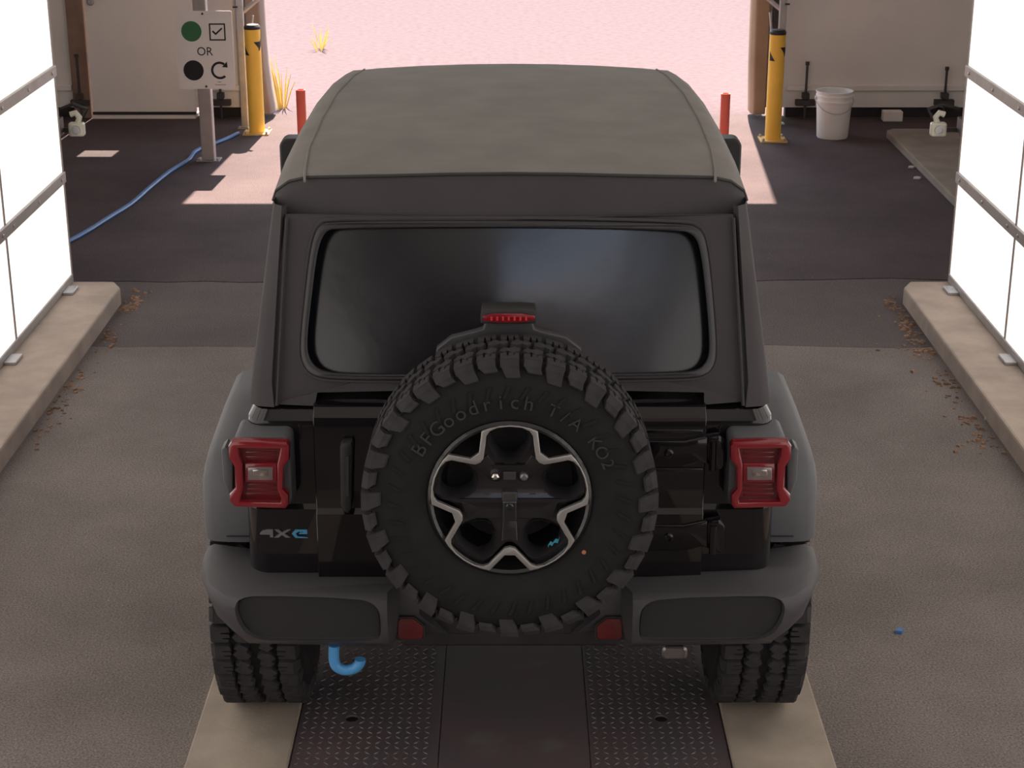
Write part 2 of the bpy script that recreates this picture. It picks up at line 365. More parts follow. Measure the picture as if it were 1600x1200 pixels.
# personnel door in the left leaf
dr = MB()
LX0, LX1, LZ0, LZ1 = -3.38, -3.10, 1.62, 2.02
dy0, dy1 = WY0 - 0.02, WY0 + 0.03
dr.box(DX0, LX0, dy0, dy1, 0.03, DZ); dr.box(LX1, DX1, dy0, dy1, 0.03, DZ); dr.box(LX0, LX1, dy0, dy1, 0.03, LZ0); dr.box(LX0, LX1, dy0, dy1, LZ1, DZ)
d1 = struct(dr.obj('door_1', M['doorw'], smooth=0), 'white personnel door in the far wall')
MB().box(LX0, LX1, WY0, WY0 + 0.006, LZ0, LZ1).obj('pane', pane_mat('door_pane'), d1, smooth=0)
MB().lathe([(0.012, 0), (0.012, -0.04), (0.03, -0.045), (0.034, -0.07), (0.02, -0.085)], (DX0 + 0.07, dy0, 1.02), 'y', 16).obj('door_knob', M['steel'], d1)
MB().box(DX0, DX1, dy0 - 0.012, dy0, 0.03, 0.055).obj('sweep', M['darkrub'], d1, smooth=0)
struct(MB().box(DX0 - 0.16, DX0 - 0.01, WY0 - 0.05, WY1, 0, 2.2).obj('trim_1', M['wood'], smooth=0, bevel=0.008), 'brown timber post beside the white door')
struct(MB().box(DX0, DX1, WY0 - 0.06, WY1, 0, 0.028).obj('trim_2', M['wallp'], smooth=0), 'door sill')
# padded jambs of the exit opening
def jamb(name, x_in, s, m, flare):
    rings = []
    for z, g in ((0.04, 1), (0.10, 1.0), (0.22, 0.75), (0.45, 0.35), (0.8, 0.12), (1.3, 0), (LINT, 0)):
        xi = x_in - s * flare * g; xo = x_in + s * 0.15
        rings.append([(xi, WY0 - 0.02, z), (xi + s * 0.03, WY0 - 0.07, z), (xo, WY0 - 0.07, z), (xo, WY1 + 0.05, z), (xi + s * 0.03, WY1 + 0.05, z), (xi, WY1, z)])
    return struct(MB().loft(rings).obj(name, m, bevel=0.01), 'padded jamb of the exit opening')
jamb('trim_3', OPL - 0.04, -1, M['jamb'], 0.06); jamb('trim_4', OPR - 0.02, 1, M['jambt'], -0.02)
for s, x, nm in ((-1, OPL - 0.21, 'trim_5'), (1, OPR + 0.16, 'trim_6')):
    struct(MB().box(min(x, x + s * 0.06), max(x, x + s * 0.06), WY0 - 0.05, WY0 + 0.02, 0, LINT).obj(nm, M['dsteel'], smooth=0, bevel=0.005), 'dark steel track beside the jamb')

# galvanised strut frames beside the opening
def strut(x, y, s, label):
    t = empty('strut_frame', (x, y, 0), label, 'steel post', 'strut posts beside the exit')
    MB().box(x - 0.03, x + 0.03, y - 0.03, y + 0.03, 0.008, 3.9).obj('post', M['steel'], t, smooth=0, bevel=0.006)
    MB().box(x - 0.06, x + 0.06, y - 0.05, y + 0.05, 0, 0.008).obj('foot_plate', M['steel'], t, smooth=0)
    MB().tube([(x + s * 0.02, y + 0.04, 0.98), (x + s * 0.24, y + 0.04, 1.16)], 0.02, 8).obj('brace', M['steel'], t)
    MB().tube([(x + s * 0.04, y + 0.03, 0.45), (x + s * 0.10, y + 0.05, 0.95)], 0.011, 8).obj('brace_rod', M['steel'], t)
    MB().tube([(x - s * 0.05, y - 0.04, 1.03), (x - s * 0.01, y - 0.04, 1.03)], 0.008, 6).obj('pin', M['dsteel'], t)
    under(t)
p = at_z(384, 200); strut(p.x, p.y, 1, 'galvanised strut post behind the bollard near the white door')
p = at_z(1216, 196); strut(p.x, 15.02, -1, 'galvanised strut post behind the bollard near the white bucket')

# drop bolts on the leaves
for px, py0, py1, lab in ((127, 176, 88, 'dark drop bolt rod beside the brown timber post'), (346, 176, 120, 'dark drop bolt rod behind the sign post'),
                          (1257, 182, 100, 'dark drop bolt rod behind the white bucket'), (1474, 178, 108, 'dark drop bolt rod above the concrete pad')):
    Y = WY0 - 0.05; x = at_y(px, py0, Y).x; zt = at_y(px, py1, Y).z
    t = empty('drop_bolt', (x, Y, 0), lab, 'bolt', 'drop bolts on the wall leaves')
    MB().tube([(x, Y, 0.0), (x, Y, zt)], 0.011, 8).obj('rod', M['dsteel'], t)
    MB().box(x - 0.085, x + 0.085, Y - 0.02, Y + 0.048, 0.115, 0.165).obj('bracket', M['dsteel'], t, smooth=0, bevel=0.004)
    MB().box(x - 0.03, x + 0.03, Y - 0.03, Y + 0.048, 0.175, 0.225).obj('guide', M['dsteel'], t, smooth=0, bevel=0.004)
    MB().lathe([(0.018, 0), (0.018, 0.03)], (x, Y, zt - 0.01), 'z', 8).obj('knob', M['dsteel'], t)
    under(t)
x = at_y(1391, 193, 15.2); tag(MB().box(x.x - .085, x.x + .085, 15.1, 15.2, 0, 0.09).obj('concrete_block', M['wallp'], smooth=0, bevel=0.008), 'small pale block on the ground against the far wall', 'block')

# ------------------------------------------------------------------ bollards, red posts
def bollard(px, py, label):
    c = at_z(px, py); x, y = c.x, c.y
    t = empty('bollard', (x, y, 0), label, 'bollard', 'yellow bollards at the exit')
    MB().lathe([(0.066, 0.01), (0.066, 0.885)], (x, y, 0), 'z', 28).obj('pipe', M['yellow'], t)
    MB().lathe([(0.068, 0.875), (0.068, 0.895), (0.055, 0.912), (0.02, 0.918)], (x, y, 0), 'z', 28).obj('cap', M['black'], t)
    MB().box(x - 0.11, x + 0.11, y - 0.11, y + 0.11, 0, 0.012).obj('base_plate', M['yplate'], t, smooth=0)
    for a, b in ((-1, -1), (1, -1), (-1, 1), (1, 1)):
        MB().lathe([(0.012, 0.012), (0.012, 0.03), (0.006, 0.034)], (x + a * 0.09, y + b * 0.09, 0), 'z', 6).obj('anchor_bolt', M['steel'], t)
    for a0, z0 in ((2.2, 0.70),):                        # slanted black tape patches wrapped on the pipe
        mb = MB(); top, bot = [], []
        for k in range(9):
            a = -pi / 2 + a0 - 0.75 + 1.5 * k / 8 - 0.55; z = z0 + 0.11 * k / 8
            top.append((x + 0.0672 * math.cos(a), y + 0.0672 * math.sin(a), z + 0.055)); bot.append((x + 0.0672 * math.cos(a), y + 0.0672 * math.sin(a), z - 0.005))
        mb.loft([bot, top], closed=False); mb.obj('stripe', M['black'], t)
    for a0, a1, za, zb in ((-pi / 2 - 1.15, -pi / 2 - 0.35, 0.74, 0.665), (-pi / 2 + 1.15, -pi / 2 + 0.25, 0.70, 0.775)):   # pointed ends of the tape
        zf = za if za > zb else zb; mb = MB(); top, bot = [], []; rr = 0.0674
        for k in range(7):
            a = a0 + (a1 - a0) * k / 6; f = k / 6
            lo, hi = (0.665, 0.665 + 0.075 * (1 - f)) if za > zb else (0.775 - 0.075 * (1 - f), 0.775)
            bot.append((x + rr * math.cos(a), y + rr * math.sin(a), lo)); top.append((x + rr * math.cos(a), y + rr * math.sin(a), hi + .001))
        mb.loft([bot, top], closed=False); mb.obj('stripe', M['black'], t)
    return under(t)
bollard(402, 208, 'yellow pipe bollard with black cap beside the blue hose')
bollard(1207, 219, 'yellow pipe bollard with black cap beside the white bucket')
for px, py, lab in ((469.5, 140, 'red marker post on the side of the sign'), (1134, 146, 'red marker post on the side of the white bucket')):
    q = at_y(px, py, 13.1)
    t = empty('marker_post', (q.x, 13.1, 0), lab, 'post', 'red posts ahead of the vehicle')
    MB().lathe([(0.036, 0.02), (0.036, q.z - .004), (0.033, q.z), (0.029, q.z), (0.029, q.z - 0.05)], (q.x, 13.1, 0), 'z', 20).obj('tube', M['redpost'], t)
    MB().lathe([(0.09, 0), (0.09, 0.015), (0.05, 0.03)], (q.x, 13.1, 0), 'z', 20).obj('base', M['black'], t)
    under(t)

# ------------------------------------------------------------------ sign on post
c = at_z(327, 250); sx, sy = c.x, c.y
t = empty('sign_post', (sx, sy, 0), 'square grey metal post carrying the white sign', 'post')
MB().box(sx - 0.05, sx + 0.05, sy - 0.05, sy + 0.05, 0.008, 2.4).obj('tube', M['postgrey'], t, smooth=0, bevel=0.008)
MB().box(sx - 0.09, sx + 0.09, sy - 0.07, sy + 0.07, 0, 0.008).obj('base_plate', M['steel'], t, smooth=0)
for a in (-1, 1): MB().lathe([(0.011, 0.008), (0.011, 0.024)], (sx + a * 0.075, sy - 0.05, 0), 'z', 6).obj('anchor_bolt', M['steel'], t)
under(t)
SY = sy - 0.058
def sxz(pts): return xz(pts, SY)
def fm(Y): return lambda u, v, q: (u, Y + q, v)
(sx0, sz1), (sx1, sz0) = sxz([(273, 17), (368, 139)])
sroot = tag(plate('sign', [rrect(sx0, sx1, sz0, sz1, 0.012)], 0.005, M['sign'], None, fm(SY + 0.005)), 'white sign with green and black dots, tick box, OR and arrow', 'sign')
FY = SY + 0.0005
gx, gz = sxz([(299, 49)])[0]; plate('green_dot', [circ(gx, gz, 0.078)], 0.0015, M['green'], sroot, fm(FY))
bx, bz = sxz([(302.5, 110)])[0]; plate('black_dot', [circ(bx, bz, 0.078)], 0.0015, M['signblk'], sroot, fm(FY))
(x0, z1), (x1, z0) = sxz([(326, 36.5), (353, 63.5)])
plate('tick_box', [[(x0, z0), (x1, z0), (x1, z1), (x0, z1)], [(x0 + .011, z0 + .011), (x1 - .011, z0 + .011), (x1 - .011, z1 - .011), (x0 + .011, z1 - .011)]], 0.0015, M['signblk'], sroot, fm(FY))
plate('tick', [sxz([(331, 49.5), (333, 47.5), (337, 51.5), (346, 43), (347.5, 45), (337, 55)])], 0.0015, M['signblk'], sroot, fm(FY))
tx, tz = sxz([(320, 81)])[0]
me = text_mesh('OR', 0.092, 0.0007)
for v in me.vertices: v.co = (v.co.x * 0.95 + tx, FY - 0.0008 - v.co.z, v.co.y + tz)
fin(me, M['signblk'], 0); link(bpy.data.objects.new('lettering', me), sroot)
cx, cz = sxz([(343.5, 110)])[0]; R1, R0 = 0.068, 0.050
arc = [math.radians(a) for a in range(38, 322, 8)]
arc = [math.radians(52 + (312 - 52) * k / 34) for k in range(35)]
plate('turn_arrow', [[(cx + R1 * math.cos(a), cz + R1 * math.sin(a)) for a in arc] + [(cx + R0 * math.cos(a), cz + R0 * math.sin(a)) for a in reversed(arc)]], 0.0015, M['signblk'], sroot, fm(FY))
plate('turn_arrow_head', [[(cx + 0.058, cz + 0.068), (cx + 0.062, cz + 0.022), (cx + 0.018, cz + 0.026)]], 0.0015, M['signblk'], sroot, fm(FY - 0.0003))
for (a, b, y_) in ((340, 346, 128), (336, 353, 132.5)):
    (x0, z0), (x1, z1) = sxz([(a, y_ + .6), (b, y_ - .6)])
    plate('small_print', [[(x0, z0), (x1, z0), (x1, z1), (x0, z1)]], 0.001, M['postgrey'], sroot, fm(FY))
for px, py in ((316, 21.5), (322.5, 135)):
    a, b = sxz([(px, py)])[0]; MB().lathe([(0.009, 0), (0.009, -0.005), (0.004, -0.008)], (a, SY, b), 'y', 8).obj('bolt', M['dsteel'], sroot)

# ------------------------------------------------------------------ bucket, hose, sensors, debris
c = at_z(1300, 214); t = empty('bucket', (c.x, c.y, 0), 'white plastic bucket standing beside a yellow bollard', 'bucket')
MB().lathe([(0.125, 0.0), (0.130, 0.01), (0.146, 0.30), (0.152, 0.302), (0.152, 0.318), (0.147, 0.32), (0.148, 0.345), (0.154, 0.347), (0.154, 0.36), (0.149, 0.362), (0.150, 0.38), (0.155, 0.382), (0.155, 0.392),
            (0.145, 0.392), (0.138, 0.30), (0.12, 0.02), (0.01, 0.02)], (c.x, c.y, 0), 'z', 40).obj('pail', M['bucket'], t)
MB().tube([(c.x + 0.157 * math.cos(a), c.y - 0.157 * math.sin(a) * 1.0, 0.33 - 0.11 * math.sin(a)) for a in [pi * k / 20 for k in range(21)]], 0.003, 6).obj('bail', M['steel'], t)
for s in (-1, 1): MB().lathe([(0.014, 0), (0.014, s * 0.014)], (c.x + s * 0.148, c.y, 0.335), 'x', 10).obj('ear', M['bucket'], t)
under(t)
def spline(pts, n=10):
    out = []; P = [pts[0]] + list(pts) + [pts[-1]]
    for i in range(1, len(P) - 2):
        for k in range(n):
            u = k / n; a, b, c_, d = [Vector(q) for q in P[i - 1:i + 3]]
            out.append(0.5 * ((2 * b) + (c_ - a) * u + (2 * a - 5 * b + 4 * c_ - d) * u * u + (3 * b - a - 3 * c_ + d) * u ** 3))
    out.append(Vector(P[-2])); return out
hz = [at_z(x, y, 0.016) for x, y in ((372, 208), (362, 213), (346, 220), (325, 235), (300, 250), (265, 268), (235, 292), (205, 318), (170, 340), (128, 366), (70, 395), (0, 420))]
hz[3].y = hz[3].y - 0.0; hz[3].x -= 0.09; hz[4].x -= 0.03
tag(MB().tube(spline(hz, 6), 0.016, 8).obj('water_hose', M['blue']), 'blue hose lying on the dark asphalt past the sign post', 'hose')
for s, px, lab in ((-1, 120, 'cream sensor head on the end of the light wall near the white door'), (1, 1466, 'cream sensor head on the end of the light wall near the concrete pad')):
    Y = 10.02; q = at_y(px, 199, Y); x, z = q.x, q.z
    t = empty('beam_sensor', (x, Y, z), lab, 'sensor', 'sensor heads at the light wall ends')
    MB().box(x - 0.045, x + 0.045, Y - 0.03, Y + 0.03, z - 0.05, z + 0.03).obj('housing', M['cream'], t, smooth=0, bevel=0.012)
    MB().lathe([(0.026, 0), (0.026, -0.012), (0.019, -0.012), (0.019, -0.004), (0.004, -0.004)], (x, Y - 0.03, z - 0.01), 'y', 20).obj('lens_ring', M['steel'], t)
    MB().tube([(x - s * 0.01, Y, z + 0.03), (x - s * 0.02, Y, z + 0.06), (x, Y, z + 0.085), (x + s * 0.03, Y, z + 0.075)], 0.018, 8).obj('swivel', M['cream'], t)
    xe = -2.62 if s < 0 else 2.60
    MB().box(min(x, xe), max(x, xe), Y + 0.005, Y + 0.02, z - 0.03, z - 0.005).obj('arm', M['dsteel'], t, smooth=0)
    MB().box(xe - 0.012, xe + 0.012, 9.83, Y + 0.02, z - 0.04, z + 0.06).obj('bracket', M['dsteel'], t, smooth=0)
    MB().tube([(x - s * 0.03, Y + 0.02, z + 0.05), (x - s * 0.06, Y + 0.03, z + 0.10), (x + s * 0.02, Y + 0.03, z + 0.13), (xe, Y + 0.02, z + 0.1)], 0.012, 6).obj('cable', M['black'], t)
    under(t)

def chips(name, spots, m, label, cat, smin, smax, n):
    mb = MB()
    for k in range(n):
        px, py, rx, ry = random.choice(spots); c_ = at_z(px, py)
        a = random.gauss(0, 1) * rx; b = random.gauss(0, 1) * ry; s_ = random.uniform(smin, smax)
        x, y = c_.x + a, c_.y + b; ang = random.uniform(0, pi)
        if abs(x) > 2.26: x = math.copysign(2.26 - random.uniform(0, .1), x)
        q = [(x + s_ * math.cos(ang + i * pi / 2 + random.uniform(-.5, .5)) * random.uniform(.5, 1), y + s_ * math.sin(ang + i * pi / 2 + random.uniform(-.5, .5)) * random.uniform(.5, 1)) for i in range(4)]
        h = s_ * random.uniform(0.2, 0.6)
        mb.loft([[(u, v, 0.0) for u, v in q], [(x + (u - x) * .7, y + (v - y) * .7, h) for u, v in q]])
    o = mb.obj(name, m, smooth=0); tag(o, label, cat); o['kind'] = 'stuff'; return o
L_ = [(205, 462, .06, .10), (150, 530, .05, .15), (110, 600, .05, .15), (70, 650, .05, .2), (190, 480, .05, .12)]
R_ = [(1405, 475, .06, .12), (1425, 505, .06, .12), (1450, 548, .12, .08), (1490, 600, .09, .12), (1530, 660, .10, .12), (1555, 690, .1, .1), (1445, 520, .05, .1)]
chips('leaf_litter', L_, M['leaf'], 'brown leaf litter along the kerb on the hose and sign side', 'litter', .006, .022, 170)
chips('leaf_litter', R_, M['leaf'], 'brown leaf litter along the kerb on the bucket side', 'litter', .006, .024, 230)
chips('gravel', [(1180, 440, .2, .5), (230, 900, .25, .9), (1370, 760, .2, .7), (1380, 900, .25, .6), (150, 800, .2, .5)], M['grit'], 'loose pale grit scattered over the asphalt', 'gravel', .003, .006, 260)
for px, py, s_, lab in ((1546, 655, .03, 'pale paper scrap among leaf litter by the kerb'), (1424, 262, .03, 'white scrap beside the concrete pad'), (1433, 279, .035, 'white scrap below the concrete pad corner'), (1405, 988, .018, 'tiny blue scrap on the open asphalt')):
    c = at_z(px, py)
    q = [(c.x + s_ * a, c.y + s_ * b) for a, b in ((-1, -.6), (.3, -.9), (1, .2), (.2, .9), (-.7, .5))]
    tag(MB().loft([[(a, b, 0.001) for a, b in q], [(c.x + (a - c.x) * .9, c.y + (b - c.y) * .9, 0.012) for a, b in q]]).obj('litter_scrap', M['blue'] if 'blue' in lab else M['paper'], smooth=0), lab, 'litter')
t = None
for px, py, h, lab in ((440, 172, .55, 'tall dry yellow weed growing outside by the jamb'), (500, 78, .28, 'low yellow weed in the bright yard')):
    c = at_z(px, py); mb = MB(); c.y = max(c.y, 15.75)
    for k in range(14):
        a = random.uniform(-.10, .10); b = random.uniform(-.12, .12); hh = h * random.uniform(.35, 1)
        mb.tube([(c.x + a * .3, c.y + b, 0), (c.x + a * .8, c.y + b, hh * .6), (c.x + a * 1.3, c.y + b * 1.2, hh)], [.007, .006, .002], 5)
    tag(mb.obj('weed', M['weed']), lab, 'weed')

# ------------------------------------------------------------------ wheel tracks and tread plate
YA, YB = 2.2, 9.6
for s, a, b, lab in ((-1, -1.03, -0.705, 'concrete wheel track on the blue tow hook side'), (1, 0.695, 1.02, 'concrete wheel track on the exhaust side')):
    struct(MB().box(a, b, YA, YB, -0.05, 0.02).obj('floor_track', M['rail'], smooth=0, bevel=0.006), lab)
holes = [at_z(550, 1122, .012), at_z(1033, 1122, .012)]
def strip_plate(x0, x1, hole):
    loops = [[(x0, YA), (x1, YA), (x1, YB), (x0, YB)]]
    if hole is not None: loops.append([(hole.x + .022 * math.cos(a), hole.y + .022 * math.sin(a)) for a in [2 * pi * k / 20 for k in range(20)]])
    return struct(plate('floor_plate', loops, 0.010, M['plate'], None, lambda u, v, q: (u, v, 0.011 + q), smooth=0), 'dark steel tread plate between the wheel tracks')
pl = strip_plate(-0.70, -0.235, holes[0]); pc = strip_plate(-0.232, 0.247, None); pr = strip_plate(0.25, 0.69, holes[1])
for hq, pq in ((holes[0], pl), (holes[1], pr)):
    MB().lathe([(.0219, .002), (.0219, .004), (.001, .004)], (hq.x, hq.y, 0), 'z', 20).obj('hole_shade_disc', M['black'], pq)  # black disc paints in the shade inside each shallow hole
def lugs(x0, x1, parent, hole, dens=1.0):
    mb = MB(); P = 0.031; j = 0; y = 4.3
    while y < 6.4:
        i = 0; x = x0 + 0.02
        while x < x1 - 0.02:
            if (hole is None or (x - hole.x) ** 2 + (y - hole.y) ** 2 > 0.034 ** 2) and random.random() < dens:
                a = pi / 4 if (i + j) % 2 else -pi / 4; c_, s_ = math.cos(a), math.sin(a); Lh, Wh, h = 0.0135, 0.0042, 0.0032
                base = [(x + c_ * p - s_ * q, y + s_ * p + c_ * q, 0.0105) for p, q in ((-Lh, 0), (0, -Wh), (Lh, 0), (0, Wh))]
                top = [(x + c_ * p - s_ * q, y + s_ * p + c_ * q, 0.011 + h) for p, q in ((-Lh * .6, 0), (0, -Wh * .5), (Lh * .6, 0), (0, Wh * .5))]
                b0 = len(mb.v); mb.add(base + top, [(0, 1, 5, 4), (1, 2, 6, 5), (2, 3, 7, 6), (3, 0, 4, 7), (4, 5, 6, 7)])
            x += P; i += 1
        y += P; j += 1
    o = mb.obj('tread_lugs', M['lug'], parent, smooth=0); o['kind'] = 'stuff'
lugs(-0.70, -0.235, pl, holes[0]); lugs(0.25, 0.69, pr, holes[1])

#VEHICLE
# ================================================================== VEHICLE
CX = -0.006                                   # centre line of the vehicle
RA, FA, TR = 5.24, 8.25, 0.415                # axles, tyre radius
TZ = 0.02                                     # tyres stand on the tracks
car = empty('suv', (CX, RA, 0.0), 'black off-road vehicle with grey soft top and rear spare wheel', 'car')
def part(o): return o
def mx(pts): return [(2 * CX - a, b) for a, b in pts]                 # mirror x
def plan(inset, y0, y1, hw, r=0.06, hw1=None, n=6):                   # plan outline with rounded rear corners
    hw1 = hw1 or hw; a = hw - inset; yb = y0 + inset; out = []
    out += [(CX + hw1 - inset, y1), ]
    for k in range(n + 1):
        q = pi / 2 * k / n; out.append((CX + a - r + r * math.cos(q), yb + r - r * math.sin(q)))
    for k in range(n + 1):
        q = pi / 2 * (1 - k / n); out.append((CX - a + r - r * math.cos(q), yb + r - r * math.sin(q)))
    out.append((CX - hw1 + inset, y1)); return out
def rings_z(levels, y0, y1, hw, hw1=None): return [[(x, y, z) for x, y in plan(i, y0, y1, hw, hw1=hw1)] for z, i in levels]
BY = 4.745                                    # rear skin
lv = [(0.60, .03), (0.64, -.010), (0.900, -.010), (0.914, 0.0), (1.13, 0.0), (1.175, .006), (1.205, .022), (1.222, .05)]
tub = MB().loft(rings_z(lv, BY, 7.42, .778)).obj('body_tub', M['paint'], car)
cut = []
for s in (-1, 1):
    cut.append(MB().prism_x([(RA - .43, .3), (RA - .43, .80), (RA - .33, .97), (RA + .38, .97), (RA + .52, .70), (RA + .58, .3)], CX + s * .58, CX + s * 1.1).obj('cut', M['black'], smooth=0))
carve(tub, cut, M['paint'], 18)
MB().box(CX - .5, CX + .5, RA - .40, 8.9, 0.40, 0.60).obj('chassis', M['black'], car, smooth=0, bevel=.02)
for ax in (RA, FA): MB().tube([(CX - .64, ax, TR + TZ), (CX + .64, ax, TR + TZ)], .05, 12).obj('axle', M['black'], car)
MB().lathe([(.05, -.12), (.14, -.08), (.16, 0), (.14, .08), (.05, .12)], (CX, RA, TR + TZ), 'x', 20).obj('differential', M['black'], car)
# hood, front, windscreen
hood = [[(CX + x, y, z) for x, z in ((-w_, .55), (-w_, zt - .06), (-w_ + .05, zt - .01), (0, zt + .02), (w_ - .05, zt - .01), (w_, zt - .06), (w_, .55))] for y, w_, zt in ((7.42, .74, 1.17), (7.8, .70, 1.17), (8.9, .58, 1.10), (8.96, .56, 1.05))]
MB().loft(hood).obj('hood', M['paint'], car)
MB().box(CX - .6, CX + .6, 8.96, 9.02, .62, 1.08).obj('grille', M['paint'], car, smooth=0, bevel=.02)
for k in range(7): MB().prism_y(rrect(CX - .30 + k * .1 - .024, CX - .30 + k * .1 + .024, .72, 1.0, .02, 3), 9.018, 9.028).obj('grille_slot', M['rimgrey'], car)
for s in (-1, 1): MB().lathe([(.095, 0), (.095, .03), (.08, .045), (.02, .05)], (CX + s * .47, 9.018, .88), 'y', 24).obj('headlamp', M['lampglass'], car)
MB().box(CX - .88, CX + .88, 9.0, 9.2, .5, .68).obj('front_bumper', M['bumper'], car, smooth=0, bevel=.03)
def ysl(z, y0, k): return y0 - (z - 1.2) * k
wsr = lambda x, z, o=0: (CX + x, ysl(z, 7.44, .55) + o, z)
MB().loft([[wsr(-.74, 1.18), wsr(.74, 1.18), wsr(.66, 1.75), wsr(-.66, 1.75)], [wsr(-.74, 1.18, -.04), wsr(.74, 1.18, -.04), wsr(.66, 1.75, -.04), wsr(-.66, 1.75, -.04)]]).obj('windscreen_frame', M['paint'], car, smooth=0)
MB().loft([[wsr(-.66, 1.24, .01), wsr(.66, 1.24, .01), wsr(.62, 1.72, .01), wsr(-.62, 1.72, .01)], [wsr(-.66, 1.24, -.05), wsr(.66, 1.24, -.05), wsr(.62, 1.72, -.05), wsr(-.62, 1.72, -.05)]]).obj('windscreen', M['glass'], car, smooth=0)
# side doors: panel lines and handles
for s in (-1, 1):
    for y0, y1 in ((5.72, 6.52), (6.54, 7.36)):
        d = MB().box(CX + s * .770, CX + s * .792, y0, y1, .62, 1.20).obj('side_door', M['paint'], car, smooth=0, bevel=.012)
        MB().box(CX + s * .792, CX + s * .815, y0 + .04, y0 + .20, 1.06, 1.09).obj('door_handle', M['black'], d, smooth=0, bevel=.006)
    MB().box(CX + s * .72, CX + s * .80, 5.85, 7.7, .42, .56).obj('side_sill', M['bumper'], car, smooth=0, bevel=.02)
# ---------------- soft top
def rear_y(z): return 4.765 + (z - 1.225) * 0.325                       # slope of the rear curtain
def on_rear(px, py, off=0.0):
    d = ray(px, py); k = (4.765 + off - 0.325 * (1.225 - CAM_H)) / (d.y - 0.325 * d.z)
    return Vector((d.x * k, d.y * k, CAM_H + d.z * k))
def rmap(off): return lambda u, v, q: (u, rear_y(v) + off + q + .035 * max(0, abs(u - CX) - .45) ** 2 / .09, v)
def rl(pts): return [(on_rear(a, b).x, on_rear(a, b).z) for a, b in pts]
WIN = [(500, 352), (520, 346), (800, 344), (1068, 349), (1092, 357), (1103, 385), (1112, 470), (1117, 540), (1114, 568), (1098, 584), (1060, 587), (800, 590), (535, 589), (494, 585), (476, 568), (471, 540), (478, 470), (488, 385)]
def scale_loop(lp, dx, dz):
    cx_ = sum(p[0] for p in lp) / len(lp); cz_ = sum(p[1] for p in lp) / len(lp)
    x0, x1 = min(p[0] for p in lp), max(p[0] for p in lp); z0, z1 = min(p[1] for p in lp), max(p[1] for p in lp)
    return [((p[0] - cx_) * (1 + 2 * dx / (x1 - x0)) + cx_, (p[1] - cz_) * (1 + 2 * dz / (z1 - z0)) + cz_) for p in lp]
win = smooth_loop(rl(WIN), 2)
def grid_patch(name, loop_fn, m, parent, nx=28, nz=12):                 # filled, evenly divided, bulged surface
    pass
curtain = rl([(446, 336), (620, 336), (800, 336), (960, 336), (1146, 336), (1158, 480), (1176, 629), (1100, 631), (1100, 612), (950, 608), (800, 607), (640, 608), (496, 612), (492, 633), (415, 634), (430, 480)])
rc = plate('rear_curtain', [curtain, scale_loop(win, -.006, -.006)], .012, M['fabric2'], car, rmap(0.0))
plate('rear_window_border', [scale_loop(win, .004, .004), scale_loop(win, -.016, -.014)], .012, M['wborder'], car, rmap(-.006), bevel=.004)
plate('rear_window_piping', [scale_loop(win, .014, .014), scale_loop(win, .006, .006)], .010, M['fabric2'], car, rmap(-.004), bevel=.003)
# window sheet: grid clipped to a rounded rectangle, gently bulged
wx0, wx1 = min(p[0] for p in win), max(p[0] for p in win); wz0, wz1 = min(p[1] for p in win), max(p[1] for p in win)
mb = MB(); NXw, NZw = 40, 16; rows = []
for j in range(NZw + 1):
    z = wz0 + (wz1 - wz0) * j / NZw; tt = j / NZw; hw = (wx1 - wx0) / 2 * (1 - .035 * tt) - .004
    rows.append([(CX + hw * (2 * i / NXw - 1), rear_y(z) + .004 + .045 * (2 * i / NXw - 1) ** 2 - .003 * math.sin(pi * tt) + .004 * math.sin(3.1 * i / NXw * pi) * math.sin(pi * tt), z) for i in range(NXw + 1)])
mb.loft(rows, closed=False); mb.obj('rear_window', M['vinyl'], car)
# side strips at the rear corners, wrapping onto the sides
for s in (-1, 1):
    rows = []
    for j in range(9):
        z = 1.215 + (1.770 - 1.215) * j / 8; f = j / 8
        xo = .772 - .074 * f; xi = .688 - .036 * f - (.012 if j == 0 else 0)
        yb = rear_y(z)
        rows.append([(CX + s * xi, yb + .028, z), (CX + s * (xi + .012), yb - .004, z), (CX + s * (xo - .035), yb + .006, z), (CX + s * (xo - .010), yb + .03, z), (CX + s * xo, yb + .075, z), (CX + s * xo, yb + .40, z)])
    MB().loft(rows, closed=False).obj('corner_curtain', M['fabric2'], car, smooth=50)
    rows = []                                                         # side curtain to the windscreen
    for j in range(7):
        z = 1.215 + (1.745 - 1.215) * j / 6; f = j / 6; xo = .770 - .060 * f
        rows.append([(CX + s * xo, y, z) for y in (rear_y(z) + .38, 5.7, 6.5)] + [(CX + s * (xo - .03 * f), ysl(z, 7.40, .55), z)])
    sc = MB().loft(rows, closed=False).obj('side_curtain', M['fabric2'], car)
    for y0, y1 in ((5.22, 5.66), (5.78, 6.44), (6.58, 7.02)):
        q = [(y0, 1.27), (y0 + .05, 1.27), (y1 + .01, 1.27), (y1 + .06, 1.27), (y1 + .055, 1.32), (y1 + .005, 1.65), (y1, 1.70), (y1 - .05, 1.70), (y0 + .10, 1.70), (y0 + .05, 1.70), (y0 + .045, 1.65), (y0 + .005, 1.32)]
        o = MB().loft([[(CX + s * (.774 - .112 * (z - 1.215) + e), y, z) for y, z in smooth_loop(q, 2)] for e in (-.01, .004)]).obj('side_window', M['glass'], sc)
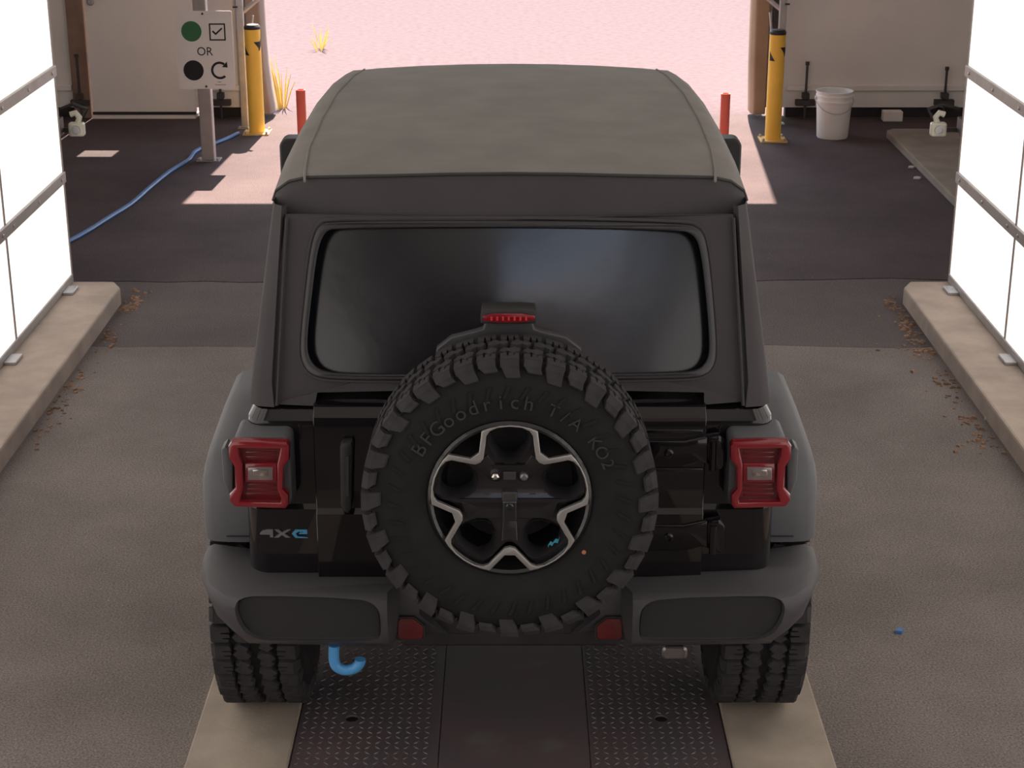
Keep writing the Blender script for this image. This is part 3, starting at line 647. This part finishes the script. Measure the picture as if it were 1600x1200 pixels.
# roof cover
RO = [(4.985, .708, 1.752, 1.846, .60), (5.10, .710, 1.765, 1.853, .612), (5.35, .714, 1.783, 1.864, .628), (5.8, .718, 1.79, 1.868, .635), (6.3, .716, 1.79, 1.865, .63), (6.75, .702, 1.785, 1.848, .61), (7.05, .680, 1.775, 1.824, .59), (7.16, .655, 1.758, 1.798, .58)]
def roof_ring(y, hw, zs, zt, xs):
    half = [(hw, zs - .05), (hw, zs), (hw - .012, zs + (zt - zs) * .35), ((hw + xs) / 2, zs + (zt - zs) * .70), (xs, zt - .012), (xs - .06, zt - .006), (xs * .6, zt + .004), (xs * .3, zt + .010)]
    full = half + [(0, zt + .012)] + [(-a, b) for a, b in reversed(half)]
    return [(CX + a, y + (.10 * (abs(a) / .7) ** 4 if y < 5.0 else 0), b) for a, b in full]
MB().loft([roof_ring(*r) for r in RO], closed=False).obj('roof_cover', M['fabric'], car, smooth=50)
for s in (-1, 1):
    MB().tube([(CX + s * r[4], r[0], r[3] - .011) for r in RO[:-1]], .004, 6).obj('roof_seam', M['fabric'], car)
fr = roof_ring(*RO[-1]); MB().loft([fr, [(a, 7.20, 1.74 + (b - 1.74) * .3) for a, _, b in fr]], closed=False).obj('header_flap', M['fabric'], car)
# rear valance under the roof edge
top = roof_ring(*RO[0])[1:-1]; rows = []
for f, dy in ((0, 0), (.25, -.020), (.6, -.034), (1.0, -.036)):
    rows.append([(a + (CX - a) * -.004 * f, y + dy - .02 * f * (1 - .8 * (abs(a - CX) / .72) ** 6), b + (1.735 - .004 * (abs(a - CX) / .7) ** 2 - b) * f) for a, y, b in top])
rows.append([(a, y + .02, b) for a, y, b in rows[-1]])
MB().loft(rows, closed=False).obj('rear_valance', M['fabric2'], car, smooth=60)
MB().tube([(a, y - .003, b) for a, y, b in top], .0055, 6).obj('roof_piping', M['piping'], car)
for s in (-1, 1):                                                     # flap closing the valance ends
    MB().tube([(CX + s * (.680 - .03 * f), rear_y(1.22 + .52 * f) - .006, 1.22 + .52 * f) for f in (0, .25, .5, .75, 1)], .005, 6).obj('curtain_seam', M['piping'], car)

# ---------------- tailgate
tgp = [(BY + .05, .655), (BY - .038, .655), (BY - .040, .897), (BY - .028, .912), (BY - .028, 1.165), (BY - .022, 1.195), (BY - .004, 1.222), (BY + .03, 1.234), (BY + .06, 1.234)]
xa, xb = at_y(492, 700, BY).x, at_y(1101, 700, BY).x
tg = MB().prism_x(tgp, xa, xb).obj('tailgate', M['paint'], car, smooth=18, bevel=.003)
TY = BY - .028
hd = xz([(533, 690), (537, 684), (551, 683), (553, 690), (551, 786), (546, 793), (538, 790), (534, 780)], TY)
plate('door_handle', [hd], .045, M['black'], tg, fm(TY), bevel=.006)
plate('handle_insert', [xz([(540, 712), (545, 712), (545, 775), (540, 775)], TY - .045)], .004, M['rimgrey'], tg, fm(TY - .045))
MB().box(xa + .01, xb - .01, BY - .03, BY + .03, .632, .652).obj('tailgate_seal', M['black'], tg, smooth=0)
for py in (705, 836):                                                  # hinge straps on the right
    dz = 0
    st = xz([(1000, py - 20), (1068, py - 20), (1100, py - 27), (1108, py - 25), (1108, py + 18), (1096, py + 14), (1068, py + 21), (1000, py + 21)], TY)
    h = plate('hinge', [st], .020, M['paint'], car, fm(TY), bevel=.005)
    kn = xz([(1104, py - 27), (1124, py - 30), (1131, py - 20), (1131, py + 18), (1124, py + 24), (1112, py + 18), (1104, py + 6)], TY)
    plate('hinge_leaf', [kn], .034, M['paint'], h, fm(TY + .006), bevel=.006)
    a, b = xz([(1112, py)], TY)[0]; MB().lathe([(.011, b - .045), (.011, b + .045)], (a, TY - .032, 0), 'z', 14).obj('hinge_pin', M['paint'], h)
    a, b = xz([(1044, py - 1)], TY)[0]; MB().lathe([(.014, 0), (.014, -.005), (.008, -.007), (.007, -.003)], (a, TY - .020, b), 'y', 16).obj('hinge_bolt', M['paint'], h)
    for e in (-32, 28):
        r_ = xz([(1000, py + e - 3), (1098, py + e - 3), (1098, py + e + 3), (1000, py + e + 3)], TY); plate('pressed_rib', [r_], .008, M['paint'], tg, fm(TY + .001), bevel=.003)
# badge
def badge(lp, m, nm):
    return plate(nm, [xz([(300 + a / 4, 800 + b / 4) for a, b in q], BY) for q in lp], .005, m, bd, fm(BY - .0105))
bd = plate('badge', [xz([(300 + a / 4, 800 + b / 4) for a, b in ((428, 122), (445, 104), (475, 97), (510, 97), (512, 145), (492, 145), (490, 128), (432, 128))], BY)], .005, M['badge'], car, fm(BY - .0105))
badge([[(518, 97), (545, 97), (568, 114), (600, 97), (622, 97), (582, 122), (620, 147), (590, 147), (566, 130), (545, 147), (516, 147), (552, 122)]], M['badge'], 'badge_letter')
badge([[(628, 122), (650, 98), (724, 98), (724, 124), (672, 124), (680, 114), (700, 114), (700, 110), (668, 110), (652, 122), (662, 140), (726, 146), (726, 150), (650, 148)]], M['badgeb'], 'badge_letter')

# ---------------- tail lamps
LY = 4.655
LENS = [(362.5, 687), (380, 686), (449, 687.5), (453, 694), (453, 715), (444.5, 726), (443, 760), (452, 770), (452, 785), (447, 791), (368, 788), (360, 779), (360, 770), (369, 759), (367.5, 726), (359, 712), (358, 694)]
INN = [(374, 697), (439, 698), (437, 708), (434, 722), (434, 760), (440, 776), (439, 781), (377, 780), (378, 774), (382, 760), (380, 722), (375, 708)]
def lamp(mir):
    f = (lambda p: [(2 * CX - a, b) for a, b in p]) if mir else (lambda p: p)
    lens = f(xz(LENS, LY)); inn = f(xz(INN, LY))
    hx0, hz1 = xz([(362, 684)], LY)[0]; hx1, hz0 = xz([(458, 795)], LY)[0]
    L = MB().loft([[(x, y, z) for x, z in f(rrect(hx0 + e, hx1 - e * .3, hz0 + e, hz1 - e * .3, .022))] for y, e in ((BY + .06, .0), (LY + .03, .0), (LY + .012, .012))]).obj('tail_lamp', M['flare'], car, smooth=50)
    plate('lens_frame', [lens, inn], .042, M['red'], L, fm(LY + .022), bevel=.006)
    bez = f(xz([(366, 692), (448, 693), (444, 726), (444, 760), (448, 785), (367, 784), (369, 759), (368, 726)], LY)); plate('lens_back', [bez], .01, M['reddark'], L, fm(LY + .021))
    for a, b in ((699, 721), (757, 778)):
        for k in range(3):
            zz = a + (b - a) * (k + .5) / 3
            q = f(xz([(383, zz - 2.4), (432, zz - 2.4), (432, zz + 2.4), (383, zz + 2.4)], LY)); plate('lens_rib', [q], .004, M['reddark'], L, fm(LY + .014), bevel=.001)
    q = f(xz([(383, 723), (433, 723), (433, 752), (383, 752)], LY)); plate('reverse_surround', [q], .022, M['red'], L, fm(LY + .016), bevel=.003)
    q = f(xz([(388, 728), (427, 728), (427, 748), (388, 748)], LY)); rv = plate('reverse_lens', [q], .006, M['clear'], L, fm(LY - .005), bevel=.002)
    q = f(xz([(396, 731), (419, 731), (419, 741), (396, 741)], LY)); plate('reverse_bulb', [q], .004, M['clearin'], L, fm(LY - .010), bevel=.001)
    q = f(xz([(381, 722), (382, 700), (439, 700)], LY))
    # side marker pod outside the lamp
    pod = f(xz([(348, 697), (354, 692), (361, 698), (366, 720), (366, 764), (359, 766), (351, 745)], LY + .05))
    plate('side_guard', [pod], .07, M['flare'], L, fm(LY + .09), bevel=.006)
lamp(False); lamp(True)

# ---------------- flares
def flare(s, y_ax, rear=True):
    # path (y, z) of the outer edge; the strip runs from the body skin to the outer lip
    P = [(-.385, .745), (-.380, .80), (-.365, .93), (-.335, .985), (-.28, 1.005), (.0, 1.03), (.30, 1.035), (.38, 1.0), (.52, .78), (.58, .62)]
    W = [.925, .932, .938, .940, .940, .942, .942, .942, .938, .93]
    rings = []
    for (dy, z), w_ in zip(P, W):
        y = y_ax + dy; t0 = .70
        n = Vector((dy + .02, z - .55)).normalized(); o = .05
        rings.append([(CX + s * t0, y, z + .035), (CX + s * (w_ - .10), y, z + .022), (CX + s * (w_ - .035), y + n.x * -.0, z + .004), (CX + s * (w_ - .008), y - n.x * .022, z - .022), (CX + s * w_, y - n.x * .05, z - .05),
                      (CX + s * (w_ - .02), y - n.x * .06, z - .06), (CX + s * t0, y - n.x * .03, z - .02)])
    return MB().loft(rings).obj('fender_flare', M['flare'], car, smooth=60)
def rear_flare(s):
    # rings follow the arch: position given by (y,z) of the skin, offset outwards with rounded shoulder
    P = [(-.395, .742), (-.400, .79), (-.395, .87), (-.372, .945), (-.31, .995), (-.2, 1.02), (.05, 1.04), (.34, 1.045), (.44, .98), (.55, .76), (.60, .60)]
    rings = []
    for i, (dy, z) in enumerate(P):
        y = RA + dy
        a = Vector(P[min(i + 1, len(P) - 1)]) - Vector(P[max(i - 1, 0)]); a.normalize(); n = Vector((-a.y, a.x))   # outward normal of the arch
        def q(x, d): return (CX + s * x, y + n.x * d, z + n.y * d)
        rings.append([q(.70, .0), q(.86, .0), q(.905, -.006), q(.928, -.022), q(.939, -.05), q(.939, -.075), q(.91, -.08), q(.70, -.04)])
    return MB().loft(rings).obj('fender_flare', M['flare'], car, smooth=60)
for s in (-1, 1):
    fl = rear_flare(s)
    MB().box(CX + s * .74, CX + s * .865, RA - .4015, RA - .30, .762, .765).obj('flare_seam', M['black'], fl, smooth=0)
    flare(s, FA)

# ---------------- bumper
BF, BT, BB = 4.575, .692, .500                                        # face, deck, lower edge
def bump_loop(o):                                                    # plan of the bumper bar
    pts = [(.945 - o, RA - .34), (.944 - o, 4.82), (.930 - o, 4.74), (.895 - o, 4.65 + o * .5), (.845 - o, 4.595 + o), (.78, BF + o), (.36, BF + o), (.335, BF + .06 + o), (.33, BF + .075 + o)]
    return [(CX + a, b) for a, b in pts] + [(CX - a, b) for a, b in reversed(pts)] + [(CX - .945 + o + .12, RA - .34), (CX - .70, 4.80), (CX + .70, 4.80), (CX + .945 - o - .12, RA - .34)]
lvl = [(BB + .00, .055), (BB + .03, .020), (BB + .08, .003), (BT - .045, 0), (BT - .015, .008), (BT, .03)]
bar = MB().loft([[(x, y, z + (.022 * max(0, (abs(x - CX) - .80) / .14) if z > .6 else .09 * max(0, (abs(x - CX) - .76) / .18))) for x, y in bump_loop(o)] for z, o in lvl]).obj('rear_bumper', M['bumper'], car, smooth=60)
cut = []
CZ = at_y(800, 966, BF).z
notch = xz([(655, 880), (655, 962), (700, 1003), (892, 1003), (938, 962), (938, 880)], BF + .07)
cut.append(MB().prism_y(notch, BF - .1, BF + .25).obj('cut', M['black'], smooth=0))
POCK = [(366, 948), (374, 938), (400, 935), (560, 938), (582, 944), (592, 956), (596, 975), (597, 1003), (590, 1008), (430, 1008), (400, 1004), (380, 990), (368, 968)]
for mir in (0, 1):
    pk = xz(POCK, BF); pk = mx(pk) if mir else pk
    pk = smooth_loop(pk, 1)
    cx_ = sum(p[0] for p in pk) / len(pk); cz_ = sum(p[1] for p in pk) / len(pk)
    cut.append(MB().loft([[(cx_ + (a - cx_) * k, y, cz_ + (b - cz_) * k) for a, b in pk] for y, k in ((BF - .06, 1.08), (BF + .035, .97))]).obj('cut', M['black'], smooth=0))
carve(bar, cut, M['bumper'], 40)
for mir in (0, 1):
    pk = xz(POCK, BF); pk = mx(pk) if mir else pk
    pk = scale_loop(smooth_loop(pk, 1), -.008, -.008); plate('bumper_pocket', [pk], .006, M['bump2'], bar, fm(BF + .036))
    r_ = xz([(622, 970), (626, 966), (646, 966), (661, 978), (661, 995), (657, 998), (626, 998), (622, 994)], BF + .07); r_ = mx(r_) if mir else r_
    plate('bumper_reflector', [r_], .012, M['refl'], bar, fm(BF + .077), bevel=.002)
    plate('reflector_rim', [scale_loop(r_, .006, .006), scale_loop(r_, .001, .001)], .010, M['black'], bar, fm(BF + .077))
MB().box(CX - .33, CX + .33, 4.70, 4.80, .46, .56).obj('cross_member', M['black'], car, smooth=0, bevel=.01)
# tow hook, exhaust
hp = [at_y(a, b, 4.66) for a, b in ((522, 1008), (522, 1030), (527, 1042), (540, 1047), (554, 1044), (562, 1036), (563, 1030))]
MB().tube(spline([tuple(p) for p in hp], 5), .0165, 12).obj('tow_hook', M['hook'], car)
a = at_y(1054, 1020, 4.85); MB().loft([[(a.x + x * k, y, a.z + z * k) for x, z in rrect(-.04, .04, -.022, .022, .015, 4)] for y, k in ((4.85, 1), (4.845, .8), (5.3, .8), (5.3, 1))]).obj('exhaust_pipe', M['exh'], car)

# ---------------- wheels
def tyre_profile(R, W, rb):                                           # (radius, offset) of the carcass, outside to inside
    h = W / 2
    return [(rb - .012, -h * .62), (rb, -h * .74), (rb + .012, -h * .80), (rb + .05, -h * .93), (rb + .09, -h * .985), (R - .075, -h * .97), (R - .035, -h * .90), (R - .024, -h * .80), (R - .021, -h * .4), (R - .020, 0), (R - .021, h * .4), (R - .024, h * .80),
            (R - .035, h * .90), (R - .075, h * .97), (rb + .09, h * .985), (rb + .05, h * .93), (rb, h * .74), (rb - .012, h * .62)]
TW = .280
def block(poly, r0, r1, taper=.94):                                   # tread block at the top of the tyre: poly in (tangent x, lateral y)
    cx_ = sum(p[0] for p in poly) / len(poly); cy_ = sum(p[1] for p in poly) / len(poly)
    n = len(poly); v = [(a, b, math.sqrt(max(r0 * r0 - a * a, 0))) for a, b in poly] + [(cx_ + (a - cx_) * taper, cy_ + (b - cy_) * taper, math.sqrt(r1 * r1 - a * a)) for a, b in poly]
    return v, [tuple(range(n, 2 * n))] + [(i, (i + 1) % n, n + (i + 1) % n, n + i) for i in range(n)]
R = TR; h = TW / 2; NB = 40; pitch = 2 * pi * R / NB
def shoulder(longer):                                                # lug wrapping from tread onto the sidewall (outer side, -y)
    w0 = pitch * .41; yo = -h * (.93 if longer else .86)
    poly = [(-w0, -h * .54), (-w0 * .35, -h * .50), (-w0 * .28, -h * .72), (-w0 * .14, -h * .72), (-w0 * .08, -h * .52), (w0 * .35, -h * .50), (w0 * .40, -h * .68), (w0 * .52, -h * .68), (w0 * .6, -h * .53), (w0, -h * .55), (w0, yo), (-w0, yo)]
    v, f = block(poly, R - .026, R, .97)
    b = len(v); d = .052 if longer else .034; ww = w0 * (.97 if longer else .92); sl = pitch * .16
    v += [(-ww, yo, R - .002), (ww, yo, R - .002), (ww * .95, -h * .972, R - .018), (-ww * .95, -h * .972, R - .018), (ww * .75 + sl, -h * .992, R - d), (-ww * .75 + sl, -h * .992, R - d),
          (-ww, yo * .86, R - .03), (ww, yo * .86, R - .03), (ww * .75 + sl, -h * .93, R - d - .006), (-ww * .75 + sl, -h * .93, R - d - .006)]
    f += [(b, b + 1, b + 2, b + 3), (b + 3, b + 2, b + 4, b + 5), (b, b + 3, b + 5, b + 9, b + 6), (b + 1, b + 7, b + 8, b + 4, b + 2), (b + 5, b + 4, b + 8, b + 9), (b, b + 6, b + 7, b + 1)]
    return v, f
def centre_block(k):
    p_ = pitch * .47; o = [(-1, -.30), (-.45, -.42), (.1, -.28), (.55, -.36), (1, -.12), (.5, .06), (.2, -.06), (-.3, .10), (-.9, -.04)]
    y0 = (-.40, .40)[k % 2]
    sg = 1 if k % 2 else -1
    if k < 2: return block([(a * p_ * sg, (b * .82 * sg + y0) * h) for a, b in o], R - .024, R - .001, .95)
    return block([(a * p_, b * h * .8 + .01) for a, b in o], R - .024, R - .001, .95)
def mirror_y(vf): return [(a, -b, c_) for a, b, c_ in vf[0]], vf[1]
def rot_y(v, a): ca, sa = math.cos(a), math.sin(a); return [(x * ca + z * sa, y, -x * sa + z * ca) for x, y, z in v]
BLK = [('shoulder_lug', shoulder(True), 0, 2), ('shoulder_lug', shoulder(False), 1, 2), ('tread_block', centre_block(0), 0, 1), ('tread_block', centre_block(1), .5, 1), 
       ('shoulder_lug', mirror_y(shoulder(True)), 1, 2), ('shoulder_lug', mirror_y(shoulder(False)), 0, 2)]
RB = .226
def rim_build(parent_fn, detail):
    out = []
    return out
def P2(r, deg): a = math.radians(90 + deg); return (r * math.cos(a), r * math.sin(a))
def star(off=0):
    lp = []
    for k in range(5):
        c_ = -72 * k
        for d, r in ((20.8, .965), (15, .975), (7, .98), (0, .982), (-7, .98), (-15, .975), (-20.8, .965), (-31, .73), (-41, .73)): lp.append(P2(r * RB, c_ + d))
    return lp
def star_in():
    lp = []
    for k in range(5):
        c_ = -72 * k
        for d, r in ((30.2, .635), (21.5, .80), (18.6, .89), (15, .935), (9, .958), (0, .962), (-9, .958), (-15, .935), (-18.6, .89), (-21.5, .80), (-30.2, .635), (-36, .615)): lp.append(P2(r * RB, c_ + d))
    return lp
def pocket(k):
    c_ = math.radians(-72 * k); pts = [(-.10, .43), (.10, .43), (.27, .66), (.265, .80), (.20, .885), (0, .905), (-.20, .885), (-.265, .80), (-.27, .66)]
    return [(RB * (x * math.cos(c_) - z * math.sin(c_)), RB * (x * math.sin(c_) + z * math.cos(c_))) for x, z in pts]
lug_pos = [(.075 * math.cos(math.radians(90 + 36 + 72 * k)), .075 * math.sin(math.radians(90 + 36 + 72 * k))) for k in range(5)]
def wheel_rim(root, full=True):
    """parts of a rim in local wheel space: outside faces -y"""
    W = -TW / 2
    MB().lathe([(RB - .004, W * .72), (RB + .004, W * .80), (RB - .004, W * .84), (RB - .012, W * .80), (RB - .020, W * .5), (RB - .035, W * .1), (RB - .05, -W * .5), (RB - .06, -W * .7)], (0, 0, 0), 'y', 64, caps=False).obj('rim_barrel', M['rimblk'], root, smooth=40)
    def concave(base): return lambda u, v, q: (u, base + q + .030 * (1 - min(1, math.hypot(u, v) / (RB * .85))) ** 1.0, v)
    sp = plate('spoke_face', [smooth_loop(star_in(), 1)] + [smooth_loop(pocket(k), 1) for k in range(5)], .022, M['rimblk'], root, concave(W * .70 + .030))
    plate('machined_edge', [star(), star_in()], .016, M['rimcut'], root, fm(W * .78), bevel=.002)
    if full:
        for k in range(5):
            pk = smooth_loop(pocket(k), 1); cx_ = sum(p[0] for p in pk) / len(pk); cz_ = sum(p[1] for p in pk) / len(pk)
            MB().loft([[(a, W * .66, b) for a, b in pk], [(cx_ + (a - cx_) * .80, W * .66 + .07, cz_ + (b - cz_) * .80) for a, b in pk]], caps=False).obj('pocket_wall', M['rimgrey'], sp)
            a = math.radians(90 + 36 + 72 * k); u = Vector((math.cos(a), math.sin(a))); t_ = Vector((-u.y, u.x))
            q = [u * RB * r + t_ * RB * w_ for r, w_ in ((.30, .085), (.60, .10), (.60, -.10), (.30, -.085))]
            plate('spoke_channel', [[tuple(p) for p in q]], .010, M['rimblk'], sp, lambda uu, vv, qq: (uu, W * .70 + .012 + .030 * (1 - min(1, math.hypot(uu, vv) / (RB * .85))) + qq, vv), bevel=.003)
    MB().lathe([(.05, .06), (.05, .004), (.045, 0), (.01, 0)], (0, W * .70 + .035, 0), 'y', 28).obj('hub', M['rimblk'], root)
    MB().lathe([(.001, .09), (RB - .04, .09), (RB - .04, .10), (.001, .10)], (0, W * .3, 0), 'y', 32, caps=False).obj('brake_disc', M['black'], root)
    return sp

# spare wheel on the tailgate
sp_c = at_y(796.5, 758, 4.49); ST = math.radians(2.5)
tyre_mesh = MB().lathe(tyre_profile(TR, TW, RB), (0, 0, 0), 'y', 80, caps=False)
spare = tyre_mesh.obj('spare_tyre', M['rubber'], car, smooth=50); tyre_data = spare.data
spare.location = (sp_c.x, 4.49, sp_c.z); spare.scale = (.982, .982, .982); spare.rotation_euler = (-ST, 0, 0)
for nm, (v, f), ph, st in BLK:
    o0 = mesh_obj(nm, v, f, M['rubber2'], spare, 0); me0 = o0.data
    first = True
    for k in range(NB):
        if st == 2 and k % 2 != ph: continue
        a = (k + (ph if st == 1 else 0)) * 2 * pi / NB
        o = o0 if first else link(bpy.data.objects.new(nm, me0), spare); first = False
        o.rotation_euler = (0, a, 0)
# raised sidewall lettering and slanted ribs
def arc_text(body, r, a0, step, size, parent):
    for i, ch in enumerate(body):
        if ch == ' ': continue
        me = text_mesh(ch, size, .0012); a = math.radians(a0 - step * i); rot = a - pi / 2
        c_, s_ = math.cos(rot), math.sin(rot); cx_, cz_ = r * math.cos(a), r * math.sin(a)
        for v in me.vertices: v.co = (cx_ + v.co.x * c_ - v.co.y * s_, -h * .985 - .001 - v.co.z, cz_ + v.co.x * s_ + v.co.y * c_)
        fin(me, M['letter'], 0); link(bpy.data.objects.new('sidewall_letter', me), parent)
arc_text('BFGoodrich', .292, 148, 7.6, .058, spare); arc_text('T/A KO2', .292, 66, 7.2, .050, spare)
for k in range(NB):
    a = k * 2 * pi / NB; v = [(-.006, -h * .99, R - .075), (.004, -h * .99, R - .075), (-.012, -h * .995, R - .115), (-.020, -h * .995, R - .115), (-.006, -h * 1.008, R - .075), (.004, -h * 1.008, R - .075), (-.012, -h * 1.004, R - .112), (-.020, -h * 1.004, R - .112)]
    if k == 0: rb0 = mesh_obj('sidewall_rib', v, [(4, 5, 6, 7), (0, 1, 5, 4), (1, 2, 6, 5), (2, 3, 7, 6), (3, 0, 4, 7)], M['rubber'], spare, 0)
    else: o = link(bpy.data.objects.new('sidewall_rib', rb0.data), spare); o.rotation_euler = (0, a, 0)
rimroot = bpy.data.objects.new('spare_rim', None); link(rimroot, car); rimroot.location = spare.location; rimroot.rotation_euler = spare.rotation_euler; rimroot.scale = spare.scale
wheel_rim(rimroot)
HB = -TW / 2 * .70
for k, (a, b) in enumerate(((-.040, .058), (.040, .058))):
    MB().lathe([(.019, .02), (.019, -.004), (.016, -.006), (.015, .006)], (a, HB + .026, b), 'y', 20).obj('nut_seat', M['rimblk'], rimroot)
    MB().lathe([(.0125, .02), (.0125, -.008), (.011, -.016), (.006, -.020)], (a, HB + .022, b), 'y', 6 if k == 0 else 16).obj('lug_nut', M['chrome'] if k == 0 else M['nutgrey'], rimroot, smooth=20)
for a, b in ((-.064, -.012), (.064, -.012)):
    MB().lathe([(.020, .02), (.020, -.004), (.017, -.007), (.012, -.007), (.010, .010), (.001, .010)], (a, HB + .026, b), 'y', 20).obj('stud_hole', M['rimgrey'], rimroot)
MB().box(-.022, .022, HB - .004, HB + .04, -.012, .018).obj('camera_cover', M['rimgrey'], rimroot, smooth=0, bevel=.005)
MB().box(-.021, .021, HB + .004, HB + .04, -.075, -.012).obj('camera_mount', M['rimblk'], rimroot, smooth=0, bevel=.006)
MB().lathe([(.011, .01), (.011, -.004), (.008, -.006), (.002, -.006)], (0, HB + .004, -.028), 'y', 18).obj('camera_lens', M['glass'], rimroot)
MB().box(-.018, .018, HB + .012, HB + .04, .046, .072).obj('mount_bolt', M['rimgrey'], rimroot, smooth=0, bevel=.003)
# chalk and paint marks on the spare
def scribble(lp, m, nm, Y, parent): plate(nm, [lp], .002, m, parent, fm(Y))
scribble([(.108, -.150), (.116, -.138), (.122, -.142), (.130, -.130), (.138, -.132), (.142, -.122), (.136, -.144), (.126, -.142), (.120, -.152), (.112, -.148), (.109, -.158)], M['chalk'], 'chalk_mark', -TW / 2 * .70 + .016, rimroot)
scribble(circ(.208, -.150, .0065, 8), M['orange'], 'paint_mark', -h * .985 + .004, rimroot)
# carrier between tailgate and spare
MB().lathe([(.13, 4.56), (.15, 4.66), (.18, BY)], (CX, 0, sp_c.z), 'y', 24).obj('spare_carrier', M['black'], car)

# third brake lamp above the spare
QY = 4.62
bl = plate('brake_lamp', [smooth_loop(xz([(752, 484), (758, 483), (830, 483), (838, 485), (839, 505), (834, 507), (755, 507), (750, 505)], QY), 1)], .07, M['black'], car, fm(QY + .07), bevel=.005)
plate('brake_lens', [smooth_loop(xz([(753, 489.5), (836, 489.5), (836, 503), (755, 503.5)], QY - .002), 1)], .008, M['red'], bl, fm(QY + .001), bevel=.002)
for k in range(7):
    x_, z_ = xz([(768 + k * 9.0, 496)], QY)[0]; MB().box(x_ - .0028, x_ + .0028, QY - .011, QY - .004, z_ - .006, z_ + .005).obj('led', M['led'], bl, smooth=0)
stem = xz([(758, 504), (832, 504), (835, 514), (850, 519), (885, 527), (908, 545), (912, 575), (678, 575), (682, 545), (705, 527), (742, 518), (755, 514)], QY + .045)
MB().prism_y(stem, QY + .045, QY + .075).obj('brake_lamp_stem', M['bumper'], car, smooth=30, bevel=.004)

# road wheels
def road_tread():
    mb = MB()
    for nm, (v, f), ph, st in BLK:
        for k in range(NB):
            if st == 2 and k % 2 != ph: continue
            mb.add(rot_y(v, (k + (ph if st == 1 else 0)) * 2 * pi / NB), f)
    return mb
tread_me = None; first = None
for s in (-1, 1):
    for ax in (RA, FA):
        tw = link(bpy.data.objects.new('tyre', tyre_data), car); tw.location = (CX + s * .800, ax, TR + TZ - .002); tw.rotation_euler = (0, 0, -s * -pi / 2)
        if tread_me is None: o = road_tread().obj('tread', M['rubber2'], tw, smooth=0); tread_me = o.data
        else: o = link(bpy.data.objects.new('tread', tread_me), tw)
        o['kind'] = 'stuff'
        rr = link(bpy.data.objects.new('wheel_rim', None), car); rr.location = tw.location; rr.rotation_euler = tw.rotation_euler
        if first is None: wheel_rim(rr, False); first = rr
        else:
            for ch in first.children: c2 = ch.copy(); COL.objects.link(c2); c2.parent = rr
# mirrors
for s in (-1, 1):
    MB().loft([[(CX + s * x, 7.05 + y, z) for x, z in rrect(.80, .945, 1.34, 1.535, .035)] for y in (-.03, .03, .07)]).obj('wing_mirror', M['black'], car, smooth=50, bevel=.008)
    MB().box(CX + s * .75, CX + s * .83, 7.06, 7.10, 1.28, 1.36).obj('mirror_arm', M['black'], car, smooth=0, bevel=.008)
for c_ in list(car.children): c_.matrix_parent_inverse = Matrix.Translation(car.location).inverted()
